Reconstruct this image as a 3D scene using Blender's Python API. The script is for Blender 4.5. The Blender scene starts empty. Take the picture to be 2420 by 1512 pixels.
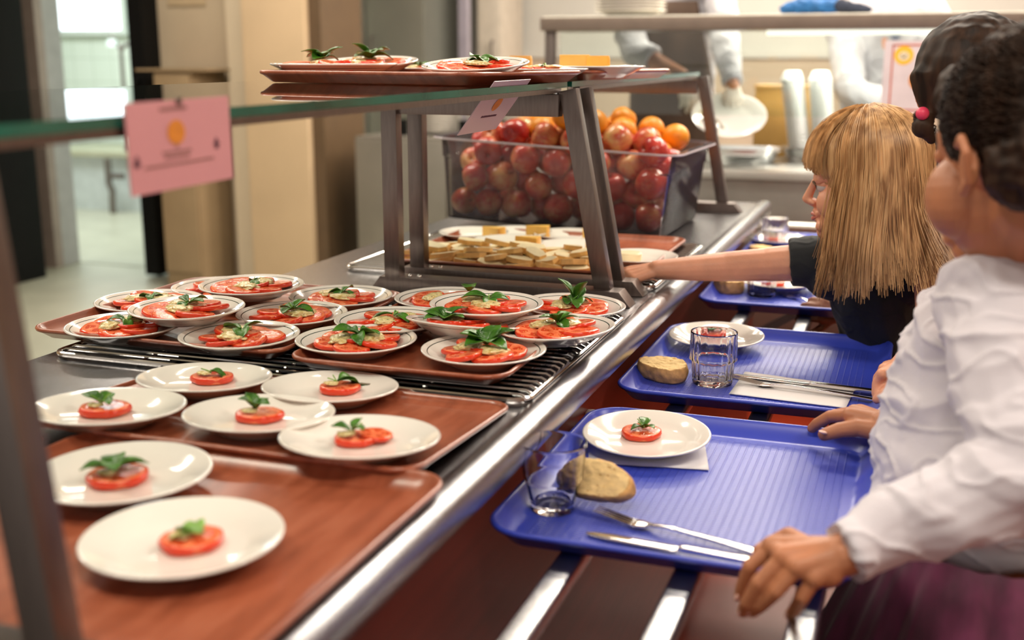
import bpy, bmesh, math, random
from mathutils import Vector, Matrix, noise, Euler

SC = bpy.context.scene
COL = SC.collection
PI = math.pi
rnd = random.Random(7)

# ------------------------------------------------------------------ camera
FPX = 2704.0
CAM_Z = 1.35
PITCH = math.radians(13.035)
YAW = math.radians(19.447)
cam_data = bpy.data.cameras.new('camera')
cam = bpy.data.objects.new('camera', cam_data)
COL.objects.link(cam)
cam.location = (0, 0, CAM_Z)
cam.rotation_euler = (PI / 2 - PITCH, 0, YAW)
cam_data.sensor_width = 36.0
cam_data.lens = 36.0 * FPX / 2420.0
cam_data.clip_start = 0.05
cam_data.dof.use_dof = True
cam_data.dof.focus_distance = 1.85
cam_data.dof.aperture_fstop = 2.8
SC.camera = cam

SC.view_settings.view_transform = 'Standard'
SC.view_settings.look = 'None'
SC.view_settings.gamma = 1.0
SC.view_settings.use_curve_mapping = False
SC.view_settings.exposure = 0.0
SC.cycles.max_bounces = 10
SC.cycles.transparent_max_bounces = 24
SC.cycles.caustics_reflective = False
SC.cycles.caustics_refractive = False
SC.cycles.sample_clamp_indirect = 6.0

# ------------------------------------------------------------------ world
world = bpy.data.worlds.new('world')
SC.world = world
world.use_nodes = True
world.node_tree.nodes['Background'].inputs[0].default_value = (1.0, 0.93, 0.84, 1)
world.node_tree.nodes['Background'].inputs[1].default_value = 0.75

# ------------------------------------------------------------------ ceiling lamps
def area(name, loc, sx, sy, power, color, rot=(0, 0, 0)):
    l = bpy.data.lights.new(name, 'AREA')
    l.shape = 'RECTANGLE'
    l.size, l.size_y = sx, sy
    l.energy = power
    l.color = color
    o = bpy.data.objects.new(name, l)
    COL.objects.link(o)
    o.location = loc
    o.rotation_euler = rot
    return o
LAMPS = [(-1.9, 0.9), (-1.9, 3.0), (0.2, 0.2), (-0.2, 3.4), (-1.9, 5.3), (-0.2, 5.9), (1.6, 1.6), (1.6, 4.4), (-3.6, 2.6), (-3.4, 5.0), (-1.6, 6.6), (-0.4, 6.9), (0.9, 5.9), (-0.7, 4.75), (0.5, 4.75)]  # final pair added over the rear counter to brighten bowls and sleeves
for i, (lx, ly) in enumerate(LAMPS):
    area('ceiling_lamp', (lx, ly, 2.775), 1.15, 0.26, 56 if ly > 5.5 else 46 if (lx, ly) == (-0.2, 3.4) else 32 if ly < 4.7 else 22, (1.0, 0.90, 0.76))
area('kitchen_lamp', (-6.2, 7.3, 2.7), 1.6, 1.0, 120, (0.93, 1.0, 0.98))

# ------------------------------------------------------------------ measuring helpers (frame of 2420x1512)
_f = Vector((-math.sin(YAW) * math.cos(PITCH), math.cos(YAW) * math.cos(PITCH), -math.sin(PITCH)))
_r = Vector((math.cos(YAW), math.sin(YAW), 0))
_u = _r.cross(_f)
_c = Vector((0, 0, CAM_Z))
def _ray(u, v):
    return _f + _r * ((u - 1210) / FPX) - _u * ((v - 756) / FPX)
def PZ(u, v, z):
    d = _ray(u, v)
    return _c + d * ((z - CAM_Z) / d.z)
def PY(u, v, y):
    d = _ray(u, v)
    return _c + d * (y / d.y)
def PX(u, v, x):
    d = _ray(u, v)
    return _c + d * (x / d.x)
def PD(u, v, t):
    return _c + _ray(u, v) * t

# ------------------------------------------------------------------ materials
class NT:
    def __init__(self, name):
        self.m = bpy.data.materials.new(name)
        self.m.use_nodes = True
        self.t = self.m.node_tree
        self.b = self.t.nodes['Principled BSDF']
        self.out = self.t.nodes['Material Output']
    def n(self, kind, **kw):
        x = self.t.nodes.new(kind)
        for k, v in kw.items():
            setattr(x, k, v)
        return x
    def l(self, a, b):
        self.t.links.new(a, b)
    def math(self, op, a, b=None, c=None):
        x = self.n('ShaderNodeMath', operation=op)
        for i, v in enumerate((a, b, c)):
            if v is None: continue
            if isinstance(v, (int, float)): x.inputs[i].default_value = v
            else: self.l(v, x.inputs[i])
        return x.outputs[0]
    def ramp(self, fac, stops, interp='LINEAR'):
        x = self.n('ShaderNodeValToRGB')
        x.color_ramp.interpolation = interp
        e = x.color_ramp.elements
        while len(e) > 1: e.remove(e[-1])
        e[0].position = stops[0][0]; e[0].color = (*stops[0][1], 1)
        for p, c in stops[1:]:
            q = e.new(p); q.color = (*c, 1)
        self.l(fac, x.inputs[0])
        return x.outputs[0]
    def coord(self, kind='Object', scale=(1, 1, 1)):
        t = self.n('ShaderNodeTexCoord')
        mp = self.n('ShaderNodeMapping')
        mp.inputs['Scale'].default_value = scale
        self.l(t.outputs[kind], mp.inputs[0])
        return mp.outputs[0]
    def noise(self, vec, scale, detail=3, rough=0.5):
        x = self.n('ShaderNodeTexNoise')
        x.inputs['Scale'].default_value = scale
        x.inputs['Detail'].default_value = detail
        x.inputs['Roughness'].default_value = rough
        self.l(vec, x.inputs['Vector'])
        return x.outputs['Fac']
    def mix(self, fac, a, b, kind='MIX'):
        x = self.n('ShaderNodeMix', data_type='RGBA', blend_type=kind)
        for s, v in ((x.inputs['Factor'], fac), (x.inputs['A'], a), (x.inputs['B'], b)):
            if isinstance(v, (int, float)): s.default_value = v
            elif isinstance(v, tuple): s.default_value = (*v, 1) if len(v) == 3 else v
            else: self.l(v, s)
        return x.outputs['Result']
    def bump(self, h, dist, strength=1.0):
        x = self.n('ShaderNodeBump')
        x.inputs['Distance'].default_value = dist
        x.inputs['Strength'].default_value = strength
        self.l(h, x.inputs['Height'])
        self.l(x.outputs[0], self.b.inputs['Normal'])
    def set(self, **kw):
        for k, v in kw.items():
            s = self.b.inputs[k.replace('_', ' ')]
            if isinstance(v, tuple): s.default_value = (*v, 1) if len(v) == 3 and s.type == 'RGBA' else v
            elif isinstance(v, (int, float)): s.default_value = v
            else: self.l(v, s)

MATS = {}
def simple(name, col, rough=0.5, metal=0.0, var=0.08, scale=12.0, bump=0.0, bscale=60.0, stretch=(1, 1, 1), **kw):
    if name in MATS: return MATS[name]
    k = NT(name)
    v = k.coord('Object', stretch)
    f = k.noise(v, scale, 4)
    lo = tuple(c * (1 - var) for c in col); hi = tuple(min(1, c * (1 + var)) for c in col)
    k.set(Base_Color=k.ramp(f, [(0.3, lo), (0.7, hi)]), Roughness=rough, Metallic=metal, **kw)
    if bump: k.bump(k.noise(v, bscale, 4), bump)
    MATS[name] = k.m
    return k.m

steel = simple('brushed_steel', (0.50, 0.48, 0.46), 0.27, 1.0, 0.06, 8, 0.00015, 90, (1, 30, 30))
steel_y = simple('brushed_steel_long', (0.40, 0.40, 0.42), 0.22, 1.0, 0.08, 5, 0.0002, 60, (30, 1, 30))
steel_dark = simple('worn_steel', (0.22, 0.19, 0.18), 0.38, 1.0, 0.15, 14)
frame_steel = simple('frame_steel', (0.19, 0.155, 0.14), 0.33, 1.0, 0.10, 10, 0.0001, 80, (20, 20, 2))
chrome = simple('chrome_wire', (0.70, 0.68, 0.66), 0.12, 1.0, 0.05, 10)
well_m = simple('well_steel', (0.02, 0.02, 0.024), 0.4, 1.0, 0.2, 6)
cutlery_m = simple('cutlery_steel', (0.78, 0.76, 0.73), 0.13, 1.0, 0.04, 10)
black_m = simple('black_rubber', (0.006, 0.006, 0.006), 0.6, Specular_IOR_Level=0.1)
white_wall = simple('pale_plaster', (0.38, 0.365, 0.335), 0.8, 0, 0.04, 3)
beige = simple('beige_plaster', (0.56, 0.41, 0.26), 0.75, 0, 0.05, 3, 0.0005, 40)
beige_side = simple('tan_plaster', (0.52, 0.42, 0.30), 0.75, 0, 0.05, 3)
cream_trim = simple('cream_trim', (0.60, 0.50, 0.37), 0.6, 0, 0.04, 3)
beige2 = simple('pale_beige_plaster', (0.33, 0.26, 0.195), 0.75, 0, 0.05, 3)
tan_m = simple('tan_laminate', (0.30, 0.21, 0.12), 0.55, 0, 0.06, 6)
brown_edge = simple('dark_brown_trim', (0.10, 0.06, 0.03), 0.5)
cab_grey = simple('grey_cabinet', (0.36, 0.37, 0.33), 0.35, 0.55, 0.05, 3)
cart_grey = simple('cart_grey', (0.24, 0.22, 0.19), 0.4, 0.5, 0.08, 5)
panel_m = simple('maroon_laminate', (0.11, 0.018, 0.012), 0.28, 0, 0.25, 4, 0, 1, (1, 1, 12))
floor_m = simple('red_vinyl_floor', (0.22, 0.022, 0.008), 0.30, 0, 0.2, 5)
kfloor_m = simple('kitchen_floor', (0.36, 0.36, 0.28), 0.35, 0, 0.1, 4)
ceil_m = simple('ceiling_board', (0.70, 0.66, 0.60), 0.9, 0, 0.03, 3)
jamb_m = simple('grey_jamb', (0.36, 0.31, 0.28), 0.5, 0, 0.05, 4)
porcelain = simple('white_porcelain', (0.80, 0.76, 0.70), 0.12, 0, 0.02, 20, Coat_Weight=0.5)
paper_m = simple('white_paper', (0.82, 0.80, 0.80), 0.8, 0, 0.03, 10, 0.0004, 30)
blue_cloth = simple('blue_cloth', (0.01, 0.09, 0.26), 0.8, 0, 0.3, 20)
dark_cloth = simple('dark_cloth', (0.015, 0.02, 0.04), 0.85, 0, 0.3, 20)
apron_m = simple('brown_apron_cloth', (0.055, 0.030, 0.018), 0.85, 0, 0.2, 8)
coat_m = simple('white_coat_cloth', (0.50, 0.49, 0.53), 0.85, 0, 0.05, 8)
glove_m = simple('pale_glove', (0.72, 0.66, 0.58), 0.5, 0, 0.08, 20)
shirt_m = simple('white_shirt_jersey', (0.60, 0.57, 0.62), 0.9, 0, 0.03, 10, 0.0004, 400, Sheen_Weight=0.15)
tee_m = simple('black_tee_jersey', (0.008, 0.010, 0.012), 0.85, 0, 0.2, 30, 0.0003, 300, Sheen_Weight=0.06)
trouser_m = simple('navy_trouser_cloth', (0.02, 0.025, 0.05), 0.9, 0, 0.2, 20)
pink_m = simple('pink_card', (0.60, 0.27, 0.29), 0.55, 0, 0.04, 8)
pinkpale_m = simple('pale_pink_card', (0.50, 0.36, 0.42), 0.35, 0, 0.05, 8)
ink_m = simple('dark_ink', (0.10, 0.03, 0.05), 0.7)
inksoft_m = simple('soft_ink', (0.30, 0.14, 0.13), 0.7)
orange_ink = simple('orange_ink', (0.62, 0.21, 0.01), 0.6, 0, 0.15, 60)
red_ink = simple('red_ink', (0.50, 0.10, 0.05), 0.6)
yellow_ink = simple('yellow_ink', (0.85, 0.48, 0.03), 0.6)
mustard_m = simple('mustard_board', (0.52, 0.30, 0.08), 0.6)
pinkbead = simple('pink_band', (0.75, 0.05, 0.12), 0.4)
nail_m = simple('fingernail', (0.80, 0.50, 0.42), 0.25)
lip_m = simple('lip', (0.50, 0.14, 0.10), 0.4)
stem_m = simple('apple_stalk', (0.10, 0.06, 0.02), 0.7)
eye_m = simple('eye_white', (0.50, 0.46, 0.43), 0.15)
iris_m = simple('dark_iris', (0.02, 0.015, 0.01), 0.1)

def skin(name, col, sub=0.12):
    k = NT(name)
    v = k.coord('Object')
    f = k.noise(v, 25, 4)
    a = tuple(c * 0.88 for c in col)
    b = (min(1, col[0] * 1.08), col[1] * 1.05, col[2] * 1.05)
    k.set(Base_Color=k.ramp(f, [(0.3, a), (0.7, b)]), Roughness=0.48, Subsurface_Weight=sub)
    k.b.inputs['Subsurface Radius'].default_value = (1.0, 0.35, 0.2)
    k.b.inputs['Subsurface Scale'].default_value = 0.008
    k.bump(k.noise(v, 260, 3), 0.0003)
    return k.m
skin_fair = skin('fair_skin', (0.70, 0.33, 0.20))
skin_tan = skin('tan_skin', (0.47, 0.19, 0.09))
skin_dark = skin('brown_skin', (0.22, 0.085, 0.04))

def hair_mat(name, c1, c2, rough=0.45):
    k = NT(name)
    v = k.coord('Object', (1, 1, 0.12))
    f = k.noise(v, 75, 2, 0.5)
    k.set(Base_Color=k.ramp(f, [(0.32, c1), (0.68, c2)]), Roughness=rough, Specular_IOR_Level=0.6)
    k.b.inputs['Anisotropic'].default_value = 0.5
    return k.m
hair_blonde = hair_mat('blonde_hair', (0.30, 0.145, 0.05), (0.74, 0.46, 0.21))
hair_dark = hair_mat('dark_brown_hair', (0.010, 0.005, 0.003), (0.045, 0.022, 0.012), 0.6)
hair_dark.node_tree.nodes['Principled BSDF'].inputs['Specular IOR Level'].default_value = 0.25

# brown fibreglass tray
k = NT('brown_tray_laminate')
v = k.coord('Object', (6, 1, 1))
f = k.noise(v, 7, 5, 0.6)
k.set(Base_Color=k.ramp(f, [(0.3, (0.22, 0.055, 0.024)), (0.5, (0.31, 0.082, 0.038)), (0.72, (0.39, 0.125, 0.065))]), Roughness=0.30, Coat_Weight=0.25, Coat_Roughness=0.2)
tray_m = k.m
# blue plastic tray with ribbed weave inside
k = NT('blue_tray_plastic')
v = k.coord('Object')
w1 = k.n('ShaderNodeTexBrick')
w1.inputs['Scale'].default_value = 1.0
w1.inputs['Brick Width'].default_value = 0.0055
w1.inputs['Row Height'].default_value = 0.0105
w1.inputs['Mortar Size'].default_value = 0.0016
w1.inputs['Mortar Smooth'].default_value = 0.8
rot = k.n('ShaderNodeVectorRotate', rotation_type='Z_AXIS')
rot.inputs['Angle'].default_value = PI / 2
k.l(v, rot.inputs['Vector'])
k.l(rot.outputs[0], w1.inputs['Vector'])
sep = k.n('ShaderNodeSeparateXYZ'); k.l(v, sep.inputs[0])
ax = k.math('ABSOLUTE', sep.outputs[0]); ay = k.math('ABSOLUTE', sep.outputs[1])
inside = k.math('MULTIPLY', k.math('LESS_THAN', ax, 0.172), k.math('LESS_THAN', ay, 0.212))
k.set(Base_Color=(0.035, 0.062, 0.50), Roughness=0.34, Coat_Weight=0.3, Coat_Roughness=0.33)
k.bump(k.math('MULTIPLY', w1.outputs['Fac'], inside), 0.0008, 1.0)
k.l(k.b.inputs['Normal'].links[0].from_socket, k.b.inputs['Coat Normal'])
blue_m = k.m

# banded plate: dark green line near the rim
k = NT('banded_porcelain')
v = k.coord('Object')
sep = k.n('ShaderNodeSeparateXYZ'); k.l(v, sep.inputs[0])
rr = k.math('SQRT', k.math('ADD', k.math('POWER', sep.outputs[0], 2), k.math('POWER', sep.outputs[1], 2)))
band = k.math('MULTIPLY', k.math('GREATER_THAN', rr, 0.0808), k.math('LESS_THAN', rr, 0.0822))
band = k.math('MULTIPLY', band, k.math('GREATER_THAN', sep.outputs[2], 0.0135))
k.set(Base_Color=k.mix(band, (0.80, 0.75, 0.69), (0.02, 0.045, 0.035)), Roughness=0.12, Coat_Weight=0.5)
banded_m = k.m

# tomato slice
k = NT('tomato_flesh')
v = k.coord('Object')
oi = k.n('ShaderNodeObjectInfo')
sep = k.n('ShaderNodeSeparateXYZ'); k.l(v, sep.inputs[0])
x2 = k.math('POWER', sep.outputs[0], 2); y2 = k.math('POWER', sep.outputs[1], 2)
rr = k.math('DIVIDE', k.math('SQRT', k.math('ADD', x2, y2)), 0.030)
th = k.math('ARCTAN2', sep.outputs[1], sep.outputs[0])
lob = k.math('SINE', k.math('ADD', k.math('MULTIPLY', th, 5.0), k.math('MULTIPLY', oi.outputs['Random'], 6.28)))
nz = k.noise(v, 90, 3)
lobm = k.math('GREATER_THAN', k.math('ADD', lob, k.math('MULTIPLY', k.math('SUBTRACT', nz, 0.5), 1.4)), -0.15)
ring = k.math('MULTIPLY', k.math('GREATER_THAN', rr, 0.30), k.math('LESS_THAN', rr, 0.76))
loc = k.math('MULTIPLY', lobm, ring)
vo = k.n('ShaderNodeTexVoronoi'); vo.inputs['Scale'].default_value = 210; k.l(v, vo.inputs['Vector'])
seed = k.math('MULTIPLY', k.math('LESS_THAN', vo.outputs['Distance'], 0.24), loc)
flesh = k.ramp(k.noise(v, 120, 4), [(0.3, (0.74, 0.12, 0.040)), (0.7, (0.90, 0.25, 0.11))])
c = k.mix(loc, flesh, (0.60, 0.055, 0.014))
c = k.mix(seed, c, (0.80, 0.42, 0.12))
skinm = k.math('GREATER_THAN', rr, 0.93)
c = k.mix(skinm, c, (0.66, 0.042, 0.010))
k.set(Base_Color=c, Roughness=0.16, Subsurface_Weight=0.15)
k.b.inputs['Subsurface Scale'].default_value = 0.004
k.bump(k.math('SUBTRACT', nz, k.math('MULTIPLY', loc, 0.6)), 0.0009)
tomato_m = k.m

k = NT('lettuce_leaf')
v = k.coord('Object')
f = k.noise(v, 60, 3)
oi = k.n('ShaderNodeObjectInfo')
c = k.ramp(f, [(0.3, (0.016, 0.075, 0.006)), (0.7, (0.075, 0.22, 0.018))])
k.set(Base_Color=c, Roughness=0.32, Subsurface_Weight=0.1)
k.b.inputs['Subsurface Scale'].default_value = 0.002
k.bump(k.noise(v, 220, 3), 0.0007)
leaf_m = k.m
leaf_light = simple('pale_leaf', (0.22, 0.42, 0.07), 0.35, 0, 0.35, 60, 0.0006, 200)
k = NT('mustard_dressing')
v = k.coord('Object')
c = k.ramp(k.noise(v, 160, 4), [(0.35, (0.55, 0.40, 0.13)), (0.6, (0.78, 0.66, 0.36)), (0.72, (0.20, 0.16, 0.05))])
k.set(Base_Color=c, Roughness=0.12, Subsurface_Weight=0.2)
k.b.inputs['Subsurface Scale'].default_value = 0.004
k.bump(k.noise(v, 300, 3), 0.0006)
sauce_m = k.m
cream_m = simple('soft_cheese', (0.86, 0.74, 0.47), 0.35, 0, 0.08, 60, 0.0005, 120)
rind_m = simple('cheese_rind', (0.72, 0.42, 0.13), 0.55, 0, 0.2, 50, 0.0006, 160)
cheese_m = simple('yellow_cheese', (0.80, 0.47, 0.10), 0.4, 0, 0.06, 40)
cheesedeep_m = simple('orange_cheese', (0.82, 0.40, 0.05), 0.4, 0, 0.06, 40)
crumb_m = simple('bread_crumb', (0.90, 0.64, 0.30), 0.85, 0, 0.12, 60, 0.0012, 130)
crust_m = simple('bread_crust', (0.66, 0.36, 0.12), 0.7, 0, 0.3, 60, 0.001, 120)

k = NT('apple_peel')
v = k.coord('Object')
oi = k.n('ShaderNodeObjectInfo')
add = k.n('ShaderNodeVectorMath', operation='ADD'); k.l(v, add.inputs[0]); k.l(oi.outputs['Location'], add.inputs[1])
f = k.noise(add.outputs[0], 14, 3, 0.6)
st = k.n('ShaderNodeMapping'); st.inputs['Scale'].default_value = (60, 60, 6); k.l(v, st.inputs[0])
f2 = k.noise(st.outputs[0], 3, 3)
fm = k.math('ADD', k.math('MULTIPLY', f, 0.8), k.math('ADD', k.math('MULTIPLY', f2, 0.25), k.math('MULTIPLY', k.math('SUBTRACT', oi.outputs['Random'], 0.5), 0.22)))
c = k.ramp(fm, [(0.40, (0.42, 0.020, 0.020)), (0.54, (0.62, 0.07, 0.045)), (0.64, (0.74, 0.27, 0.12)), (0.76, (0.80, 0.50, 0.18))])
k.set(Base_Color=c, Roughness=0.25, Coat_Weight=0.2)
apple_m = k.m
orange_m = simple('orange_peel', (0.86, 0.31, 0.015), 0.38, 0, 0.10, 10, 0.0008, 240)

# thin clear panes: see-through with a mirror-like sheen at grazing angles
def pane(name, tint, refl=1.0, ior=1.5, rough=0.0, haze=None):
    k = NT(name)
    tr = k.n('ShaderNodeBsdfTransparent'); tr.inputs[0].default_value = (*tint, 1)
    gl = k.n('ShaderNodeBsdfGlossy'); gl.inputs['Roughness'].default_value = rough
    gl.inputs['Color'].default_value = (refl, refl, refl, 1)
    fr = k.n('ShaderNodeFresnel'); fr.inputs['IOR'].default_value = ior
    mx = k.n('ShaderNodeMixShader')
    k.l(fr.outputs[0], mx.inputs[0]); k.l(tr.outputs[0], mx.inputs[1]); k.l(gl.outputs[0], mx.inputs[2])
    res = mx.outputs[0]
    if haze:
        df = k.n('ShaderNodeBsdfDiffuse'); df.inputs[0].default_value = (*haze[:3], 1)
        m2 = k.n('ShaderNodeMixShader'); m2.inputs[0].default_value = haze[3]
        k.l(res, m2.inputs[1]); k.l(df.outputs[0], m2.inputs[2]); res = m2.outputs[0]
    k.l(res, k.out.inputs['Surface'])
    return k.m
glass_pane = pane('shelf_glass', (0.93, 0.97, 0.95), 1.0, 1.45)
box_plastic = pane('clear_polycarbonate', (0.97, 0.95, 0.96), 0.4, 1.33, 0.08, (0.75, 0.66, 0.72, 0.06))
glass_edge = simple('green_glass_edge', (0.008, 0.10, 0.07), 0.15, 0, 0.5, 6)
k = NT('tumbler_glass')
k.set(Base_Color=(1, 1, 1), Roughness=0.0, Transmission_Weight=1.0, IOR=1.45)
tumbler_m = k.m
tumbler_thin = pane('thin_tumbler', (0.95, 0.95, 0.97), 1.0, 1.6, 0.02, (0.8, 0.8, 0.85, 0.05))

# purple tulle
k = NT('purple_tulle')
v = k.coord('Object', (1, 1, 0.15))
f = k.noise(v, 30, 3)
k.set(Base_Color=k.ramp(f, [(0.3, (0.055, 0.007, 0.026)), (0.7, (0.17, 0.022, 0.08))]), Roughness=0.8, Sheen_Weight=0.3)
tulle_m = k.m
# tiled kitchen wall
k = NT('pale_tiles')
v = k.coord('Object')
sw = k.n('ShaderNodeSeparateXYZ'); k.l(v, sw.inputs[0])
cb = k.n('ShaderNodeCombineXYZ'); k.l(sw.outputs[0], cb.inputs[0]); k.l(sw.outputs[2], cb.inputs[1])
br = k.n('ShaderNodeTexBrick'); br.offset = 0
br.inputs['Scale'].default_value = 1; br.inputs['Brick Width'].default_value = 0.22; br.inputs['Row Height'].default_value = 0.22
br.inputs['Mortar Size'].default_value = 0.004
br.inputs['Color1'].default_value = (0.62, 0.70, 0.62, 1); br.inputs['Color2'].default_value = (0.66, 0.73, 0.66, 1); br.inputs['Mortar'].default_value = (0.45, 0.52, 0.45, 1)
k.l(cb.outputs[0], br.inputs['Vector'])
k.set(Base_Color=br.outputs['Color'], Roughness=0.25)
tile_m = k.m
k = NT('window_daylight')
k.set(Base_Color=(0.8, 0.9, 1.0), Emission_Color=(0.86, 0.95, 1.0), Emission_Strength=2.2)
daylight_m = k.m
k = NT('lamp_diffuser')
k.set(Base_Color=(0.9, 0.9, 0.85), Emission_Color=(1.0, 0.92, 0.8), Emission_Strength=1.5)
diffuser_m = k.m
# dark shelf with blurred specks
k = NT('dark_mottled')
v = k.coord('Object')
f = k.noise(v, 9, 5, 0.7)
k.set(Base_Color=k.ramp(f, [(0.5, (0.010, 0.009, 0.009)), (0.66, (0.05, 0.02, 0.015)), (0.74, (0.25, 0.22, 0.18))]), Roughness=0.6, Specular_IOR_Level=0.1)
mottled_m = k.m

# ------------------------------------------------------------------ mesh helpers
def new_obj(name, data, parent=None, loc=None):
    o = bpy.data.objects.new(name, data)
    COL.objects.link(o)
    if parent is not None: o.parent = parent
    if loc is not None: o.location = loc
    return o
def obj(name, bm, mat, parent=None, loc=None, smooth=True, angle=35):
    me = bpy.data.meshes.new(name)
    bmesh.ops.recalc_face_normals(bm, faces=bm.faces)
    bm.to_mesh(me); bm.free()
    for m in (mat if isinstance(mat, (list, tuple)) else [mat]): me.materials.append(m)
    if smooth:
        me.polygons.foreach_set('use_smooth', [True] * len(me.polygons))
        try: me.set_sharp_from_angle(angle=math.radians(angle))
        except Exception: pass
    return new_obj(name, me, parent, loc)
def tag(o, label, cat, group=None, kind=None):
    o['label'] = label; o['category'] = cat
    if group: o['group'] = group
    if kind: o['kind'] = kind
    return o
def struct(o, label=None):
    o['kind'] = 'structure'
    if label: o['label'] = label
    return o
def thing(name, label, cat, loc=(0, 0, 0), rz=0.0, group=None, rot=None):
    o = bpy.data.objects.new(name, None)
    o.empty_display_size = 0.05
    COL.objects.link(o)
    o.location = loc
    o.rotation_euler = rot if rot else (0, 0, rz)
    return tag(o, label, cat, group)
def kids(o, allobs=[0, []]):
    return [c for c in bpy.data.objects if c.parent == o]
def dup(root, loc, rz=0.0, label=None, group=None, rot=None, scale=None, cat=None):
    r = root.copy(); COL.objects.link(r)
    r.location = loc
    r.rotation_euler = rot if rot else (0, 0, rz)
    if scale is not None: r.scale = (scale,) * 3 if isinstance(scale, (int, float)) else scale
    if label: r['label'] = label
    if group: r['group'] = group
    for ch in KIDS.get(root.name, []):
        c = ch.copy(); COL.objects.link(c); c.parent = r
    return r
KIDS = {}
def remember(root, *ch):
    KIDS[root.name] = list(ch)
    return root

def box(bm, lo, hi, mi=0):
    vs = [bm.verts.new((x, y, z)) for x in (lo[0], hi[0]) for y in (lo[1], hi[1]) for z in (lo[2], hi[2])]
    for f in ((0, 1, 3, 2), (4, 6, 7, 5), (0, 4, 5, 1), (2, 3, 7, 6), (0, 2, 6, 4), (1, 5, 7, 3)):
        fc = bm.faces.new([vs[i] for i in f]); fc.material_index = mi
    return vs
def boxobj(name, lo, hi, mat, parent=None, bev=0.0):
    bm = bmesh.new(); box(bm, lo, hi)
    if bev: bmesh.ops.bevel(bm, geom=bm.edges[:], offset=bev, segments=2, affect='EDGES', profile=0.7)
    return obj(name, bm, mat, parent)
def frame_of(d):
    d = d.normalized()
    a = Vector((0, 0, 1)) if abs(d.z) < 0.9 else Vector((1, 0, 0))
    x = d.cross(a).normalized()
    return x, d.cross(x).normalized()
def tube(bm, pts, r, n=8, caps=True, flat=1.0, mi=0):
    pts = [Vector(p) for p in pts]
    rings = []
    N = len(pts)
    px = None
    for i, p in enumerate(pts):
        d = (pts[min(i + 1, N - 1)] - pts[max(i - 1, 0)])
        if d.length < 1e-9: d = Vector((0, 0, 1))
        d.normalize()
        if px is None: x, y = frame_of(d)
        else:
            x = (px - d * px.dot(d))
            if x.length < 1e-6: x, y = frame_of(d)
            x.normalize(); y = d.cross(x)
        px = x
        rad = r[i] if isinstance(r, (list, tuple)) else r
        rings.append([bm.verts.new(p + (x * math.cos(a) + y * math.sin(a) * flat) * rad) for a in (2 * PI * j / n for j in range(n))])
    for i in range(N - 1):
        for j in range(n):
            f = bm.faces.new((rings[i][j], rings[i][(j + 1) % n], rings[i + 1][(j + 1) % n], rings[i + 1][j])); f.material_index = mi
    if caps:
        bm.faces.new(rings[0][::-1]); bm.faces.new(rings[-1])
def beam(bm, a, b, w, h, up=(0, 0, 1)):
    """rectangular bar from a to b, w sideways and h along up"""
    a = Vector(a); b = Vector(b); d = (b - a).normalized(); up = Vector(up)
    s = d.cross(up).normalized(); t = s.cross(d).normalized()
    vs = []
    for p in (a, b):
        for i, j in ((-1, -1), (1, -1), (1, 1), (-1, 1)):
            vs.append(bm.verts.new(p + s * (w / 2 * i) + t * (h / 2 * j)))
    for f in ((0, 1, 2, 3), (7, 6, 5, 4), (0, 4, 5, 1), (1, 5, 6, 2), (2, 6, 7, 3), (3, 7, 4, 0)):
        bm.faces.new([vs[i] for i in f])
def beamobj(name, a, b, w, h, mat, parent=None, up=(0, 0, 1), bev=0.002):
    bm = bmesh.new(); beam(bm, a, b, w, h, up)
    if bev: bmesh.ops.bevel(bm, geom=bm.edges[:], offset=bev, segments=2, affect='EDGES', profile=0.7)
    return obj(name, bm, mat, parent)
def lathe(bm, prof, n=48, mi=0, wob=None, close=True):
    rings = []
    for r, z in prof:
        if r < 1e-6: rings.append([bm.verts.new((0, 0, z))])
        else:
            rg = []
            for j in range(n):
                a = 2 * PI * j / n
                rr = r * (wob(a, r, z) if wob else 1)
                rg.append(bm.verts.new((rr * math.cos(a), rr * math.sin(a), z)))
            rings.append(rg)
    for i in range(len(rings) - 1):
        A, B = rings[i], rings[i + 1]
        for j in range(n):
            q = (j + 1) % n
            if len(A) == 1 and len(B) == 1: continue
            if len(A) == 1: f = bm.faces.new((A[0], B[q], B[j]))
            elif len(B) == 1: f = bm.faces.new((A[j], A[q], B[0]))
            else: f = bm.faces.new((A[j], A[q], B[q], B[j]))
            f.material_index = mi
def rrect(w, d, r, n=8):
    pts = []
    for cx, cy, a0 in ((w / 2 - r, d / 2 - r, 0), (-w / 2 + r, d / 2 - r, PI / 2), (-w / 2 + r, -d / 2 + r, PI), (w / 2 - r, -d / 2 + r, 1.5 * PI)):
        for i in range(n + 1):
            a = a0 + PI / 2 * i / n
            pts.append((cx + r * math.cos(a), cy + r * math.sin(a)))
    return pts
def loft(bm, loops, cap0=True, cap1=True, mi=0):
    rs = [[bm.verts.new(p) for p in lp] for lp in loops]
    n = len(rs[0])
    for A, B in zip(rs, rs[1:]):
        for j in range(n):
            f = bm.faces.new((A[j], A[(j + 1) % n], B[(j + 1) % n], B[j])); f.material_index = mi
    if cap0: bm.faces.new(rs[0][::-1])
    if cap1: bm.faces.new(rs[-1])
def tray_bm(w, d, r, h, slope=0.026, lip=0.006):
    bm = bmesh.new()
    def L(ins, z): return [(x, y, z) for x, y in rrect(w - 2 * ins, d - 2 * ins, max(0.004, r - ins))]
    loft(bm, [L(slope, 0), (L(slope - 0.004, 0.001)), L(0.006, h - 0.006), L(0.001, h - 0.004), L(0, h - 0.001), L(0.001, h + 0.001), L(lip * 0.6, h + 0.002), L(lip, h + 0.001),
              L(lip + 0.002, h - 0.003), L(slope - 0.002, 0.0045), L(slope + 0.003, 0.003), L(slope + 0.006, 0.003)])
    return bm

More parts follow.
